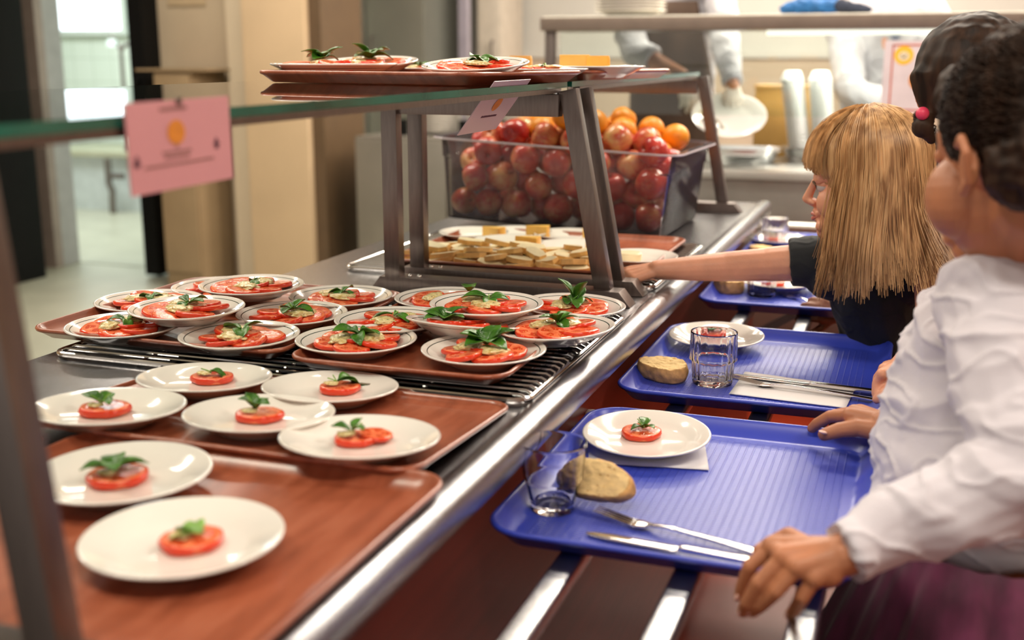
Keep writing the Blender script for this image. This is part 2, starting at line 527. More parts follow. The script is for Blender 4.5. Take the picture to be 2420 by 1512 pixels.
# organic shapes: overlapping tapered capsules fused into one skin
def cap_bm(bm, a, ra, b, rb, n=14, sq=None):
    a = Vector(a); b = Vector(b)
    d = b - a
    Ld = d.length
    dn = d.normalized() if Ld > 1e-6 else Vector((0, 0, 1))
    x, y = frame_of(dn)
    rings = []
    for k_ in range(1, 5):
        t = PI / 2 * k_ / 4
        rings.append((a - dn * ra * math.cos(t), ra * math.sin(t)))
    if Ld > 1e-6:
        m_ = max(1, int(Ld / 0.02))
        for k_ in range(1, m_):
            s = k_ / m_
            rings.append((a + d * s, ra + (rb - ra) * s))
    for k_ in range(4, 0, -1):
        t = PI / 2 * k_ / 4
        rings.append((b + dn * rb * math.cos(t), rb * math.sin(t)))
    rs = [[bm.verts.new(c + (x * math.cos(2 * PI * j / n) + y * math.sin(2 * PI * j / n)) * r) for j in range(n)] for c, r in rings]
    for A, B in zip(rs, rs[1:]):
        for j in range(n):
            bm.faces.new((A[j], A[(j + 1) % n], B[(j + 1) % n], B[j]))
    p0 = bm.verts.new(a - dn * ra); p1 = bm.verts.new(b + dn * rb)
    for j in range(n):
        bm.faces.new((p0, rs[0][(j + 1) % n], rs[0][j])); bm.faces.new((p1, rs[-1][j], rs[-1][(j + 1) % n]))
def chain(bm, *pr):
    for (p, r), (q, s) in zip(pr, pr[1:]): cap_bm(bm, p, r, q, s)
def ell(bm, M, rx, ry, rz, n=20):
    """ellipsoid in the frame M"""
    S = M @ Matrix.Diagonal((rx, ry, rz, 1))
    bmesh.ops.create_uvsphere(bm, u_segments=n, v_segments=n // 2 + 2, radius=1.0, matrix=S)
def fuse(name, bm, mat, parent, voxel=0.003, smooth=6, factor=0.6, shape=None):
    me = bpy.data.meshes.new(name)
    bmesh.ops.recalc_face_normals(bm, faces=bm.faces)
    bm.to_mesh(me); bm.free()
    tmp = bpy.data.objects.new(name + '_build', me); COL.objects.link(tmp)
    m = tmp.modifiers.new('r', 'REMESH'); m.mode = 'VOXEL'; m.voxel_size = voxel; m.use_smooth_shade = True
    if smooth:
        s = tmp.modifiers.new('s', 'SMOOTH'); s.iterations = smooth; s.factor = factor
    dg = bpy.context.evaluated_depsgraph_get(); dg.update()
    out = bpy.data.meshes.new_from_object(tmp.evaluated_get(dg))
    bpy.data.objects.remove(tmp); bpy.data.meshes.remove(me)
    out.name = name
    if shape:
        nv = [v.normal.copy() for v in out.vertices]
        for v, nn in zip(out.vertices, nv): v.co = shape(v.co, nn)
    out.materials.clear(); out.materials.append(mat)
    out.polygons.foreach_set('use_smooth', [True] * len(out.polygons))
    out.update()
    return new_obj(name, out, parent)
def folds(amp, s, stretch=(1, 1, 1), seed=0.0):
    st = Vector(stretch)
    def f(co, n):
        p = Vector((co.x * st.x, co.y * st.y, co.z * st.z)) * s + Vector((seed, seed * 1.7, 0))
        w = noise.noise(p)
        w2 = noise.noise(p * 2.3 + Vector((5, 3, 1)))
        w3 = noise.noise(p * 1.7 + Vector((1, 8, 4)))
        ridge = 1 - abs(w) * 3.2
        crease = max(0.0, 1 - abs(w3 + 0.25 * w2) * 7.0) ** 1.4
        return co + n * (amp * 0.75 * max(-0.6, ridge) + amp * 0.3 * w2 + amp * 0.45 * crease)
    return f

# ================================================================== THE SETTING
def slab(name, lo, hi, mat, bev=0):
    return struct(boxobj(name, lo, hi, mat, None, bev))
slab('floor', (-0.85, -2.5, -0.05), (3.6, 8.3, 0.0), floor_m)
slab('floor', (-6.5, -2.5, -0.05), (-0.85, 8.3, 0.0), kfloor_m)
slab('floor', (-9.0, 6.14, -0.02), (-4.38, 9.3, 0.004), kfloor_m)
slab('ceiling', (-9.0, -2.5, 2.8), (3.6, 9.3, 2.85), ceil_m)
wb = slab('wall_back', (-4.0, 8.0, 1.37), (3.6, 8.12, 2.8), white_wall)
slab('wall_back', (-4.0, 7.97, 0.0), (3.6, 8.12, 1.33), beige2)
slab('trim_1', (-4.0, 7.955, 1.33), (3.6, 8.0, 1.37), white_wall)
slab('wall_right', (3.5, -2.5, 0), (3.6, 8.0, 2.8), beige)
dL, dR = PY(126, 0, 6.12).x, PY(352, 0, 6.0).x
slab('wall_left', (dR + 0.02, 6.0, 0), (PY(600, 0, 6).x, 6.12, 2.8), beige_side)
slab('wall_left', (-6.4, 6.0, 0), (dL - 0.03, 6.12, 2.8), beige_side)
slab('wall_left', (dL - 0.03, 6.0, 2.36), (dR + 0.02, 6.12, 2.8), beige_side)
slab('wall_left', (-6.5, -2.5, 0), (-6.4, 6.0, 2.8), beige)
c0, c1 = PY(566, 0, 5.75).x, PY(716, 0, 5.75).x
slab('wall_left', (c0, 5.75, 0), (c1, 6.3, 2.8), beige, 0.02)
slab('trim_2', (PY(540, 0, 5.9).x, 5.86, 0), (c0 + 0.01, 6.0, 2.8), cream_trim)
slab('trim_3', (c1 - 0.005, 5.80, 0), (c1 + 0.075, 6.3, 2.8), brown_edge)
# door frame and the black-edged open door
j0, j1 = PY(40, 0, 5.9).x, PY(96, 0, 6.0).x
slab('trim_4', (j0, 5.93, 0), (j1, 5.999, 2.35), simple('brownish_jamb', (0.30, 0.24, 0.21), 0.5))
slab('trim_5', (dL - 0.03, 5.97, 0), (dL, 6.16, 2.35), simple('cool_grey_jamb', (0.38, 0.37, 0.38), 0.5))
door = struct(boxobj('door_1', (dR - 0.045, 5.84, 0.02), (dR + 0.055, 6.0, 2.25), black_m))
hb = bmesh.new(); tube(hb, [(dR + 0.015, 5.84, 1.0), (dR + 0.015, 5.79, 1.0), (dR + 0.015, 5.79, 1.2), (dR + 0.015, 5.84, 1.2)], 0.012, 8)
obj('door_handle', hb, black_m, door)
# kitchen behind the doorway
slab('wall_kitchen', (-9.0, 9.2, 0), (-4.0, 9.3, 2.8), tile_m)
slab('wall_kitchen_side', (-9.05, 6.12, 0), (-9.0, 9.3, 2.8), tile_m)
slab('wall_kitchen_right', (-4.42, 6.13, 0), (-4.38, 9.2, 2.8), tile_m)
w0, w1 = PY(100, 30, 9.15), PY(290, 70, 9.15)
win = struct(boxobj('window_1', (w0.x - 0.5, 9.15, w1.z), (w1.x, 9.19, 2.5), daylight_m))
bm = bmesh.new()
for a, b in (((w0.x - 0.55, 9.12, w1.z - 0.05), (w1.x + 0.05, 9.2, w1.z)), ((w1.x, 9.12, w1.z), (w1.x + 0.05, 9.2, 2.55)), ((w0.x - 0.55, 9.12, w1.z), (w0.x - 0.5, 9.2, 2.55)), ((w0.x - 0.55, 9.12, 2.5), (w1.x + 0.05, 9.2, 2.55))):
    box(bm, a, b)
obj('window_frame', bm, simple('pale_frame', (0.60, 0.66, 0.62), 0.4), win)

# ------------------------------------------------------------------ ceiling lamps as fittings
lamp0 = thing('ceiling_light', 'recessed rectangular ceiling lamp with a warm white diffuser', 'ceiling light', (0, 0, 2.8), group='ceiling lamps over the servery')
bm = bmesh.new()
for a, b in (((-0.62, -0.17, -0.02), (0.62, -0.145, 0)), ((-0.62, 0.145, -0.02), (0.62, 0.17, 0)), ((-0.62, -0.145, -0.02), (-0.59, 0.145, 0)), ((0.59, -0.145, -0.02), (0.62, 0.145, 0))):
    box(bm, a, b)
fr = obj('lamp_frame', bm, steel_dark, lamp0)
df = boxobj('diffuser', (-0.59, -0.145, -0.012), (0.59, 0.145, -0.002), diffuser_m, lamp0)
remember(lamp0, fr, df)
for i, (lx, ly) in enumerate(LAMPS):
    if i == 0: lamp0.location = (lx, ly, 2.8)
    else: dup(lamp0, (lx, ly, 2.8))
LN = ['above the near trays', 'above the cheese tray', 'above the spot just behind the camera', 'above the farthest blue tray', 'between counter and grey refrigerator', 'above the rear wall, left of the notice', 'above the children beside the rails', 'above the right end of the rear counter', 'above the passage behind the counter', 'in front of the kitchen doorway', 'above the plate trolley', 'behind the two adults', 'at the far right', 'added above the adult with the apron as fill', 'added above the stacks of bowls to brighten them']
for o, n_ in zip([q for q in COL.objects if q.name.startswith('ceiling_light')], LN): o['label'] = 'recessed rectangular ceiling lamp ' + n_

# ------------------------------------------------------------------ background furniture
def cabinet(name, label, cat, lo, hi, mat, doors=1, handle=True, top=None):
    t = thing(name, label, cat, ((lo[0] + hi[0]) / 2, (lo[1] + hi[1]) / 2, 0))
    ox, oy = t.location.x, t.location.y
    b = boxobj('body', (lo[0] - ox, lo[1] - oy + 0.02, 0.0), (hi[0] - ox, hi[1] - oy, hi[2]), mat, t, 0.006)
    W = hi[0] - lo[0]
    for i in range(doors):
        a = lo[0] + W * i / doors + 0.008 - ox; c = lo[0] + W * (i + 1) / doors - 0.008 - ox
        d = boxobj('door', (a, lo[1] - oy, 0.1), (c, lo[1] - oy + 0.019, hi[2] - 0.02), mat, t, 0.005)
        if handle:
            x = c - 0.05 if i % 2 == 0 else a + 0.05
            hb = bmesh.new(); zz = hi[2] * 0.55
            tube(hb, [(x, lo[1] - oy, zz), (x, lo[1] - oy - 0.03, zz), (x, lo[1] - oy - 0.03, zz + 0.18), (x, lo[1] - oy, zz + 0.18)], 0.007, 8)
            obj('handle', hb, steel_dark, d)
    return t
bx = PY(0, 0, 5.3).x
t = thing('display_fridge', 'tall black refrigerated display with dark mottled shelves at the left edge', 'fridge', (bx - 0.1, 5.4, 0))
xr = PY(50, 0, 5.66).x
boxobj('body', (-0.7, -0.15, 0), (xr - bx + 0.1, 0.26, 2.2), black_m, t, 0.01)
boxobj('door', (-0.68, -0.185, 0.15), (xr - bx + 0.035, -0.155, 2.1), mottled_m, t, 0.004)
hb = bmesh.new(); tube(hb, [(xr - bx + 0.055, -0.15, 0.95), (xr - bx + 0.055, -0.2, 0.95), (xr - bx + 0.055, -0.2, 1.3), (xr - bx + 0.055, -0.15, 1.3)], 0.008, 8)
obj('handle', hb, black_m, t)

t = cabinet('storage_cabinet', 'low tan cupboard against the beige wall beside the doorway', 'cabinet', (PY(388, 300, 5.7).x, 5.62, 0), (PY(540, 300, 5.98).x, 5.98, PY(460, 168, 5.62).z), tan_m, 1)
boxobj('top', (-0.235, -0.185, PY(460, 168, 5.62).z - 0.001), (0.235, 0.17, PY(460, 168, 5.62).z + 0.012), tan_m, t)
t = thing('wall_sign', 'small pale notice fixed high on the beige wall', 'sign', (PY(440, 6, 5.99).x, 5.995, PY(440, 0, 5.99).z))
boxobj('board', (-0.13, -0.008, -0.03), (0.13, 0.0, 0.2), simple('tan_paper', (0.5, 0.38, 0.24), 0.7), t)

cabinet('steel_fridge', 'tall grey steel refrigerator with two doors standing behind the counter', 'refrigerator', (PY(738, 300, 7.3).x, 7.3, 0), (PY(1085, 300, 7.9).x, 7.95, 2.35), cab_grey, 2)
hp = thing('steel_post', 'slim vertical steel post beside the tall grey refrigerator', 'post', (PY(1098, 100, 7.1).x, 7.1, 0))
boxobj('shaft', (-0.03, -0.03, 0.02), (0.03, 0.03, 2.8), simple('lilac_steel', (0.40, 0.37, 0.45), 0.35, 0.6), hp)
boxobj('foot', (-0.06, -0.06, 0), (0.06, 0.06, 0.02), steel_dark, hp)
cabinet('wall_cupboard', 'grey beige cupboard between the steel post and the pale wall', 'cupboard', (PY(1128, 300, 7.5).x, 7.5, 0), (PY(1235, 300, 7.95).x, 7.95, 2.3), simple('grey_beige', (0.42, 0.37, 0.31), 0.5), 1)

ORD = ['bottom', 'second', 'third', 'fourth', 'fifth', 'sixth', 'seventh', 'eighth', 'ninth', 'tenth', 'eleventh', 'twelfth', 'thirteenth', 'fourteenth', 'fifteenth', 'sixteenth', 'seventeenth', 'eighteenth', 'nineteenth', 'twentieth', 'twenty-first', 'twenty-second', 'twenty-third', 'twenty-fourth']
# plate trolley with its stacks
tx0, tx1 = PY(838, 400, 5.8).x, PY(1290, 400, 5.8).x
tz = PY(950, 325, 5.8).z
t = cabinet('plate_trolley', 'grey steel plate trolley standing behind the counter under stacks of plates', 'trolley', (tx0, 5.8, 0), (tx1, 6.5, tz), cart_grey, 2, False)
for xx in (PY(1092, 310, 5.95).x, PY(1185, 310, 5.95).x, PY(950, 310, 5.95).x):
    boxobj('guide', (xx - t.location.x - 0.02, -0.2, tz), (xx - t.location.x + 0.02, -0.16, tz + 0.09), black_m, t, 0.004)

def plate_bm(R=0.091, h=0.021, foot=0.052):
    bm = bmesh.new()
    k_ = R / 0.091
    lathe(bm, [(0, 0.0025), (foot - 0.004, 0.0025), (foot - 0.003, 0), (foot, 0), (foot + 0.002, 0.003), (0.068 * k_, 0.0085), (R - 0.003, h - 0.0022), (R - 0.0005, h - 0.0012), (R, h), (R - 0.001, h + 0.0012), (R - 0.003, h + 0.001),
               (0.066 * k_, 0.0115), (0.060 * k_, 0.0085), (0.054 * k_, 0.0062), (0, 0.0056)], 64)
    return bm
def plate_mesh(mat, *a):
    bm = plate_bm(*a)
    bmesh.ops.recalc_face_normals(bm, faces=bm.faces)
    me = bpy.data.meshes.new('plate'); bm.to_mesh(me); bm.free()
    me.materials.append(mat)
    me.polygons.foreach_set('use_smooth', [True] * len(me.polygons))
    return me
PL = plate_mesh(porcelain)
PLB = plate_mesh(banded_m)
PLBIG = plate_mesh(porcelain, 0.118, 0.022, 0.07)
for si, (xx, n_) in enumerate(((PY(1045, 300, 6.1).x, 14), (PY(1150, 300, 6.1).x, 14), (PY(1240, 300, 6.1).x, 15))):
    for i in range(n_):
        o = new_obj('plate', PLBIG, None, (xx, 6.1 + rnd.uniform(-.003, .003), tz + 0.001 + i * 0.0125))
        tag(o, ORD[i] + ' plate up in the ' + ('left', 'middle', 'right')[si] + ' stack on the grey plate trolley', 'plate', 'plates stacked on the trolley')

# kitchen bench, tap, basin
kb0, kb1 = PY(60, 355, 8.3).x, PY(420, 355, 8.3).x
kz = PY(240, 358, 8.3).z
ks0, ks1 = PY(250, 580, 8.3).z, PY(250, 550, 8.3).z
t = thing('kitchen_bench', 'steel kitchen bench seen through the doorway', 'bench', ((kb0 + kb1) / 2, 8.6, 0))
W2 = (kb1 - kb0) / 2
boxobj('bench_top', (-W2, -0.3, kz - 0.05), (W2, 0.55, kz), simple('olive_edge', (0.42, 0.42, 0.30), 0.4, 0.3), t, 0.004)
boxobj('front_panel', (-W2, -0.24, ks1), (W2, -0.2, kz - 0.05), simple('pale_steel', (0.55, 0.60, 0.60), 0.35, 0.3), t)
boxobj('lower_shelf', (-W2, -0.3, ks0), (W2, 0.5, ks1), simple('pale_shelf', (0.62, 0.62, 0.55), 0.4, 0.2), t)
for s in (-1, 1): boxobj('leg', (s * (W2 - 0.05) - 0.025, -0.25, 0), (s * (W2 - 0.05) + 0.025, -0.2, ks0), steel_dark, t)
boxobj('plinth_or_shade', (-W2, -0.12, 0.0), (W2, 0.5, ks0), black_m, t)  # black block standing in for the dark shade under the bench
tp = PY(292, 200, 8.45)
t = thing('mixer_tap', 'tall curved chrome tap on the kitchen bench', 'tap', (tp.x, 8.45, kz))
hz = PY(280, 110, 8.45).z - kz
bm = bmesh.new(); lathe(bm, [(0, 0), (0.035, 0), (0.03, 0.03), (0.02, 0.04), (0.016, hz), (0, hz)], 16); obj('body', bm, steel_dark, t)
bm = bmesh.new(); tube(bm, [(0, 0, hz - 0.03), (0.06, 0, hz + 0.02), (0.13, 0, hz), (0.19, 0, hz - 0.07), (0.21, 0, hz - 0.14)], 0.016, 10); obj('spout', bm, steel_dark, t)
bm = bmesh.new(); tube(bm, [(0, 0, hz - 0.02), (-0.05, 0, hz + 0.04), (-0.1, 0, hz + 0.1)], [0.02, 0.014, 0.01], 8); obj('lever', bm, steel_dark, t)
bm = bmesh.new(); lathe(bm, [(0, 0), (0.045, 0), (0.05, 0.05), (0.02, 0.06), (0, 0.06)], 16); obj('spray_head', bm, simple('pale_spray', (0.7, 0.8, 0.8), 0.3), t, (-0.07, -0.02, hz + 0.0))
t = thing('drain_pipe', 'dark waste pipe under the kitchen bench', 'pipe', (PY(275, 400, 8.33).x, 8.22, kz - 0.05))
bm = bmesh.new(); tube(bm, [(0, 0, 0), (0, 0, -0.22), (0.03, 0, -0.28), (0.02, 0, -0.4), (0.02, 0, -(kz - 0.05))], 0.03, 10); tube(bm, [(0, 0, -0.15), (0.16, 0, -0.15)], 0.025, 8); obj('pipe_run', bm, steel_dark, t)

# ================================================================== THE SERVING COUNTER
ct = thing('serving_counter', 'long stainless steel serving counter with rounded front edge and maroon front', 'counter', (-0.84, 1.9, 0))
CO = Vector((-0.84, 1.9, 0))
Y0, Y1 = -0.6, 3.62
W0X = (-1.03, -0.49)     # well opening
wells = [(1.10, 1.83), (2.18, 2.66)]
bm = bmesh.new()
def cb(lo, hi): box(bm, Vector(lo) - CO, Vector(hi) - CO)
cb((-1.245, Y0, 0.865), (-1.03, Y1, 0.9)); cb((-0.49, Y0, 0.865), (-0.462, Y1, 0.9))
cb((-1.03, Y0, 0.865), (-0.49, wells[0][0], 0.9)); cb((-1.03, wells[0][1], 0.865), (-0.49, wells[1][0], 0.9)); cb((-1.03, wells[1][1], 0.865), (-0.49, Y1, 0.9))
wt = obj('worktop', bm, steel_y, ct)
bm = bmesh.new()
prof = [(-0.462, 0.8995), (-0.458, 0.9045), (-0.450, 0.908), (-0.440, 0.9085), (-0.431, 0.906), (-0.424, 0.900), (-0.420, 0.890), (-0.4205, 0.878), (-0.425, 0.866), (-0.434, 0.858), (-0.448, 0.856), (-0.462, 0.862)]
A = [bm.verts.new(Vector((x, Y0, z)) - CO) for x, z in prof]; B = [bm.verts.new(Vector((x, Y1, z)) - CO) for x, z in prof]
for i in range(len(prof)):
    j = (i + 1) % len(prof); bm.faces.new((A[i], A[j], B[j], B[i]))
bm.faces.new(A); bm.faces.new(B[::-1])
obj('front_edge', bm, steel_y, ct, angle=60)
for i, (a, b) in enumerate(wells):
    bm = bmesh.new()
    z1, z0 = 0.865, 0.76
    x0, x1 = W0X
    for lo, hi in (((x0 - 0.01, a - 0.01, z0 - 0.01), (x1 + 0.01, b + 0.01, z0)), ((x0 - 0.01, a - 0.01, z0), (x0, b + 0.01, z1)), ((x1, a - 0.01, z0), (x1 + 0.01, b + 0.01, z1)), ((x0, a - 0.01, z0), (x1, a, z1)), ((x0, b, z0), (x1, b + 0.01, z1))):
        box(bm, Vector(lo) - CO, Vector(hi) - CO)
    obj('cold_well', bm, well_m, ct)
bm = bmesh.new(); box(bm, Vector((-0.475, Y0, 0.10)) - CO, Vector((-0.462, Y1, 0.856)) - CO); obj('front_panel', bm, panel_m, ct)
bm = bmesh.new(); box(bm, Vector((-1.22, Y0 + 0.01, 0.10)) - CO, Vector((-1.20, Y1, 0.865)) - CO); obj('back_panel', bm, steel_dark, ct)
for yy in (Y0, Y1 - 0.02):
    bm = bmesh.new(); box(bm, Vector((-1.20, yy, 0.10)) - CO, Vector((-0.475, yy + 0.02, 0.865)) - CO); obj('end_panel', bm, steel_dark, ct)
bm = bmesh.new(); box(bm, Vector((-1.17, Y0 + 0.05, 0.0)) - CO, Vector((-0.52, Y1 - 0.05, 0.10)) - CO); obj('plinth_or_shade', bm, black_m, ct)
bm = bmesh.new(); box(bm, Vector((-1.20, Y0 + 0.05, 0.10)) - CO, Vector((-0.475, Y1 - 0.03, 0.12)) - CO); obj('base_shelf', bm, well_m, ct)

# tray slide on brackets
rl = thing('tray_slide', 'three flat steel rails on brackets along the front of the counter', 'tray rail', (-0.21, 1.5, 0.8))
RO = Vector((-0.21, 1.5, 0.8))
for xx in (-0.338, -0.206, -0.074):
    bm = bmesh.new()
    loft(bm, [[(x + xx - RO.x, yy - RO.y, z + 0.788 - RO.z) for x, z in rrect(0.031, 0.022, 0.006, 3)] for yy in (-0.4, 3.55)])
    obj('rail', bm, simple('rail_steel', (0.62, 0.63, 0.65), 0.24, 1.0, 0.05, 5, 0.0002, 60, (30, 1, 30)), rl)
for yy in (0.5, 1.68, 2.95):
    bm = bmesh.new(); box(bm, Vector((-0.462, yy - 0.015, 0.745)) - RO, Vector((-0.04, yy + 0.015, 0.777)) - RO)
    beam(bm, Vector((-0.462, yy, 0.58)) - RO, Vector((-0.2, yy, 0.745)) - RO, 0.02, 0.02)
    obj('bracket', bm, steel_dark, rl)

# ------------------------------------------------------------------ sneeze-guard frames and glass
GZ = 1.292
def guard(label, y, yb, bar=True, base=(-1.0, -0.475), lx=(-0.605, -0.533)):
    t = thing('guard_frame', label, 'frame', (-0.78, y, 0.9))
    o = Vector((-0.78, y, 0.9))
    beamobj('front_leg', Vector((lx[0], y, GZ - 0.003)) - o, Vector((lx[1], y, 0.925)) - o, 0.032, 0.026, frame_steel, t, (0, 1, 0))
    beamobj('back_post', Vector((-0.952, yb, 0.91)) - o, Vector((-0.952, yb, GZ - 0.008)) - o, 0.032, 0.026, frame_steel, t, (0, 1, 0))
    beamobj('top_bar', Vector((-0.97, (y + yb) / 2, GZ - 0.031)) - o, Vector((-0.618, (y + yb) / 2, GZ - 0.031)) - o, 0.028, 0.040, frame_steel, t)
    bm = bmesh.new()
    x0, x1 = base
    pr = [(x0, 0.9005), (x1, 0.9005), (x1 - 0.022, 0.928), (x0 + 0.022, 0.928)]
    ym = (y + yb) / 2
    a = [bm.verts.new(Vector((x, ym - 0.023, z)) - o) for x, z in pr]; b = [bm.verts.new(Vector((x, ym + 0.023, z)) - o) for x, z in pr]
    for i in range(4): bm.faces.new((a[i], a[(i + 1) % 4], b[(i + 1) % 4], b[i]))
    bm.faces.new(a[::-1]); bm.faces.new(b)
    bmesh.ops.bevel(bm, geom=bm.edges[:], offset=0.0015, segments=2, affect='EDGES', profile=0.7)
    obj('base_bar', bm, frame_steel, t)
    for xx in (-0.92, -0.90):
        bm = bmesh.new(); bmesh.ops.create_uvsphere(bm, u_segments=10, v_segments=6, radius=0.005, matrix=Matrix.Translation(Vector((xx, ym - 0.01, 0.929)) - o)); obj('screw', bm, chrome, t)
    bm = bmesh.new(); tube(bm, [Vector((-0.630, y, GZ - 0.014)) - o, Vector((-0.630, y, GZ - 0.001)) - o], 0.006, 10); obj('glass_clamp', bm, chrome, t)
    return t
guard('slanted steel guard frame nearest the camera at the lower left', 0.60, 0.60, lx=(-0.602, -0.562))
guard('steel guard frame in mid counter, the nearer of the two standing together', 2.025, 2.005)
guard('steel guard frame in mid counter, the farther of the two standing together', 2.115, 2.125)
guard('steel guard frame at the far end of the counter beyond the fruit box', 3.37, 3.37)

def glass_shelf(label, y0, y1):
    bm = bmesh.new()
    x0, x1 = -1.20, -0.618
    box(bm, (x0, y0, GZ), (x1, y1, GZ + 0.010))
    bm.faces.ensure_lookup_table()
    for f in bm.faces:
        f.normal_update()
        if abs(f.normal.z) < 0.5: f.material_index = 1
    # thin steel strip below the front edge
    o = obj('glass_shelf', bm, [glass_pane, glass_edge], None, None, False)
    o.location = (0, 0, 0)
    tag(o, label, 'glass shelf')
    bm = bmesh.new(); box(bm, (x1 - 0.018, y0 + 0.05, GZ - 0.008), (x1 + 0.001, y1 - 0.04, GZ - 0.0003)); obj('edge_strip', bm, frame_steel, o)
    return o
glass_shelf('near glass shelf running from the left edge to the twin steel frames', 0.30, 2.055)
glass_shelf('far glass shelf over the fruit box and cheese', 2.085, 3.39)

# ------------------------------------------------------------------ wire racks
def rack(label, x0, x1, y0, y1, z, nw):
    t = thing('wire_rack', label, 'rack', ((x0 + x1) / 2, (y0 + y1) / 2, z - 0.010))
    o = Vector(t.location)
    bm = bmesh.new(); r = 0.012
    loop = [Vector((a + (x0 + x1) / 2, b + (y0 + y1) / 2, z - 0.004)) - o for a, b in rrect(x1 - x0, y1 - y0, 0.025, 5)]
    tube(bm, loop + [loop[0]], 0.0042, 8, False); obj('frame', bm, chrome, t)
    bm = bmesh.new()
    for i in range(nw):
        yy = y0 + 0.018 + (y1 - y0 - 0.036) * i / (nw - 1)
        tube(bm, [Vector((x0 + 0.004, yy, z - 0.004)) - o, Vector((x0 + 0.012, yy, z)) - o, Vector((x1 - 0.012, yy, z)) - o, Vector((x1 - 0.004, yy, z - 0.004)) - o], 0.0022, 6)
    obj('wires', bm, chrome, t)
    for fx in (0.2, 0.5, 0.8):
        bm = bmesh.new(); xx = x0 + (x1 - x0) * fx
        tube(bm, [Vector((xx, y0, z - 0.006)) - o, Vector((xx, y1, z - 0.006)) - o], 0.0032, 6); obj('cross_bar', bm, chrome, t)
    return t
rack('chrome wire rack carrying the two trays of tomato salads', -1.225, -0.462, 1.36, 1.90, 0.9105, 24)
rack('chrome wire rack beyond the frames under the cheese tray', -1.145, -0.47, 2.16, 2.70, 0.9105, 24)

# ================================================================== TRAYS
def tray(name, label, cat, lo, hi, zb, h, mat, r=0.045, rz=0.0, group=None):
    w, d = hi[0] - lo[0], hi[1] - lo[1]
    o = obj(name, tray_bm(w, d, r, h), mat, None, ((lo[0] + hi[0]) / 2, (lo[1] + hi[1]) / 2, zb), True, 50)
    o.rotation_euler.z = rz
    return tag(o, label, cat, group)
def bt(label, lo, hi, zb, h=0.018, r=0.04, rz=0.0):
    return tray('serving_tray', label, 'tray', lo, hi, zb, h, tray_m, r, rz)
bt('brown tray nearest the camera holding two small plates', (-0.898, 0.58), (-0.433, 1.046), 0.9035)
bt('brown tray at the left edge behind the slanted near leg', (-1.39, 0.54), (-0.918, 1.020), 0.9005)
wtray = bt('brown tray in the counter well holding five small plates', (-1.006, 1.030), (-0.474, 1.358), 0.9040, 0.0105, 0.035)
wtray.rotation_euler.x = -0.060
bt('brown tray on the wire rack under the left group of tomato salads', (-1.305, 1.392), (-0.850, 1.852), 0.9135)
bt('brown tray on the wire rack under the right group of tomato salads', (-0.832, 1.372), (-0.497, 1.86), 0.9135)
bt('brown tray beyond the frames covered with cheese pieces', (-1.055, 2.165), (-0.497, 2.66), 0.9135, 0.016)
def btc(label, cx, cy, w, d, zb, h, rz): return bt(label, (cx - w / 2, cy - d / 2), (cx + w / 2, cy + d / 2), zb, h, 0.04, rz)
btc('long brown tray on the near glass shelf under the tomato plates', -0.850, 1.915, 0.485, 0.36, 1.303, 0.019, -0.27)
btc('brown tray on the far glass shelf under the cheese plate', -0.735, 2.345, 0.40, 0.34, 1.303, 0.017, -0.27)
for lab, y in (('blue plastic meal tray nearest the camera, with napkin under its plate', 1.389), ('second blue meal tray, with fluted glass and bread slice', 1.990), ('third blue meal tray, under the outstretched arm', 2.722), ('farthest blue meal tray at the end of the rails', 3.285)):
    tray('meal_tray', lab, 'tray', (-0.4445, y - 0.254), (-0.018, y + 0.254), 0.7995, 0.023, blue_m, 0.055)

# ================================================================== FOOD
TS = []
for s in range(5):
    rr_ = random.Random(s)
    ph = [rr_.uniform(0, 6.28) for _ in range(4)]
    bm = bmesh.new()
    lathe(bm, [(0, 0.0004), (0.026, 0), (0.0288, 0.0012), (0.0300, 0.0034), (0.0292, 0.0056), (0.0275, 0.0066), (0.020, 0.0060), (0.013, 0.0064), (0.006, 0.0058), (0, 0.0060)], 40,
          wob=lambda a, r, z: 1 + 0.03 * math.sin(2 * a + ph[0]) + 0.025 * math.sin(5 * a + ph[1]) + 0.012 * math.sin(9 * a + ph[2]))
    me = bpy.data.meshes.new('tomato_slice'); bmesh.ops.recalc_face_normals(bm, faces=bm.faces); bm.to_mesh(me); bm.free()
    me.materials.append(tomato_m); me.polygons.foreach_set('use_smooth', [True] * len(me.polygons)); TS.append(me)

def leaf_into(bm, base, yaw, pitch, L, W, curl=0.5, roll=0.0, mi=0):
    """spoon-shaped leaf starting at base, heading yaw, rising at pitch and curling over"""
    n, m = 9, 6
    M = Matrix.Translation(base) @ Matrix.Rotation(yaw, 4, 'Z') @ Matrix.Rotation(-pitch, 4, 'Y') @ Matrix.Rotation(roll, 4, 'X')
    x = z = 0.0; ang = 0.0
    rows = []
    for i in range(n + 1):
        t = i / n
        w = W * 0.5 * (0.16 + 0.84 * (math.sin(PI * min(1, t ** 1.35)) ** 0.75 if t < 1 else 0) * (1 if t > 0.15 else t / 0.15))
        if t == 1: w = W * 0.06
        row = []
        for j in range(m + 1):
            s = (j / m) * 2 - 1
            y = w * s
            zz = z + abs(s) ** 1.6 * w * 0.55 + 0.0006 * math.sin(9 * t + 5 * s)
            row.append(bm.verts.new(M @ Vector((x - 0.15 * w * s * s, y, zz))))
        rows.append(row)
        ang -= curl * 1.0 / n
        x += math.cos(ang) * L / n; z += math.sin(ang) * L / n
    fs = []
    for a, b in zip(rows, rows[1:]):
        for j in range(m):
            f = bm.faces.new((a[j], a[j + 1], b[j + 1], b[j])); f.material_index = mi; f.smooth = True; fs.append(f)
    return fs
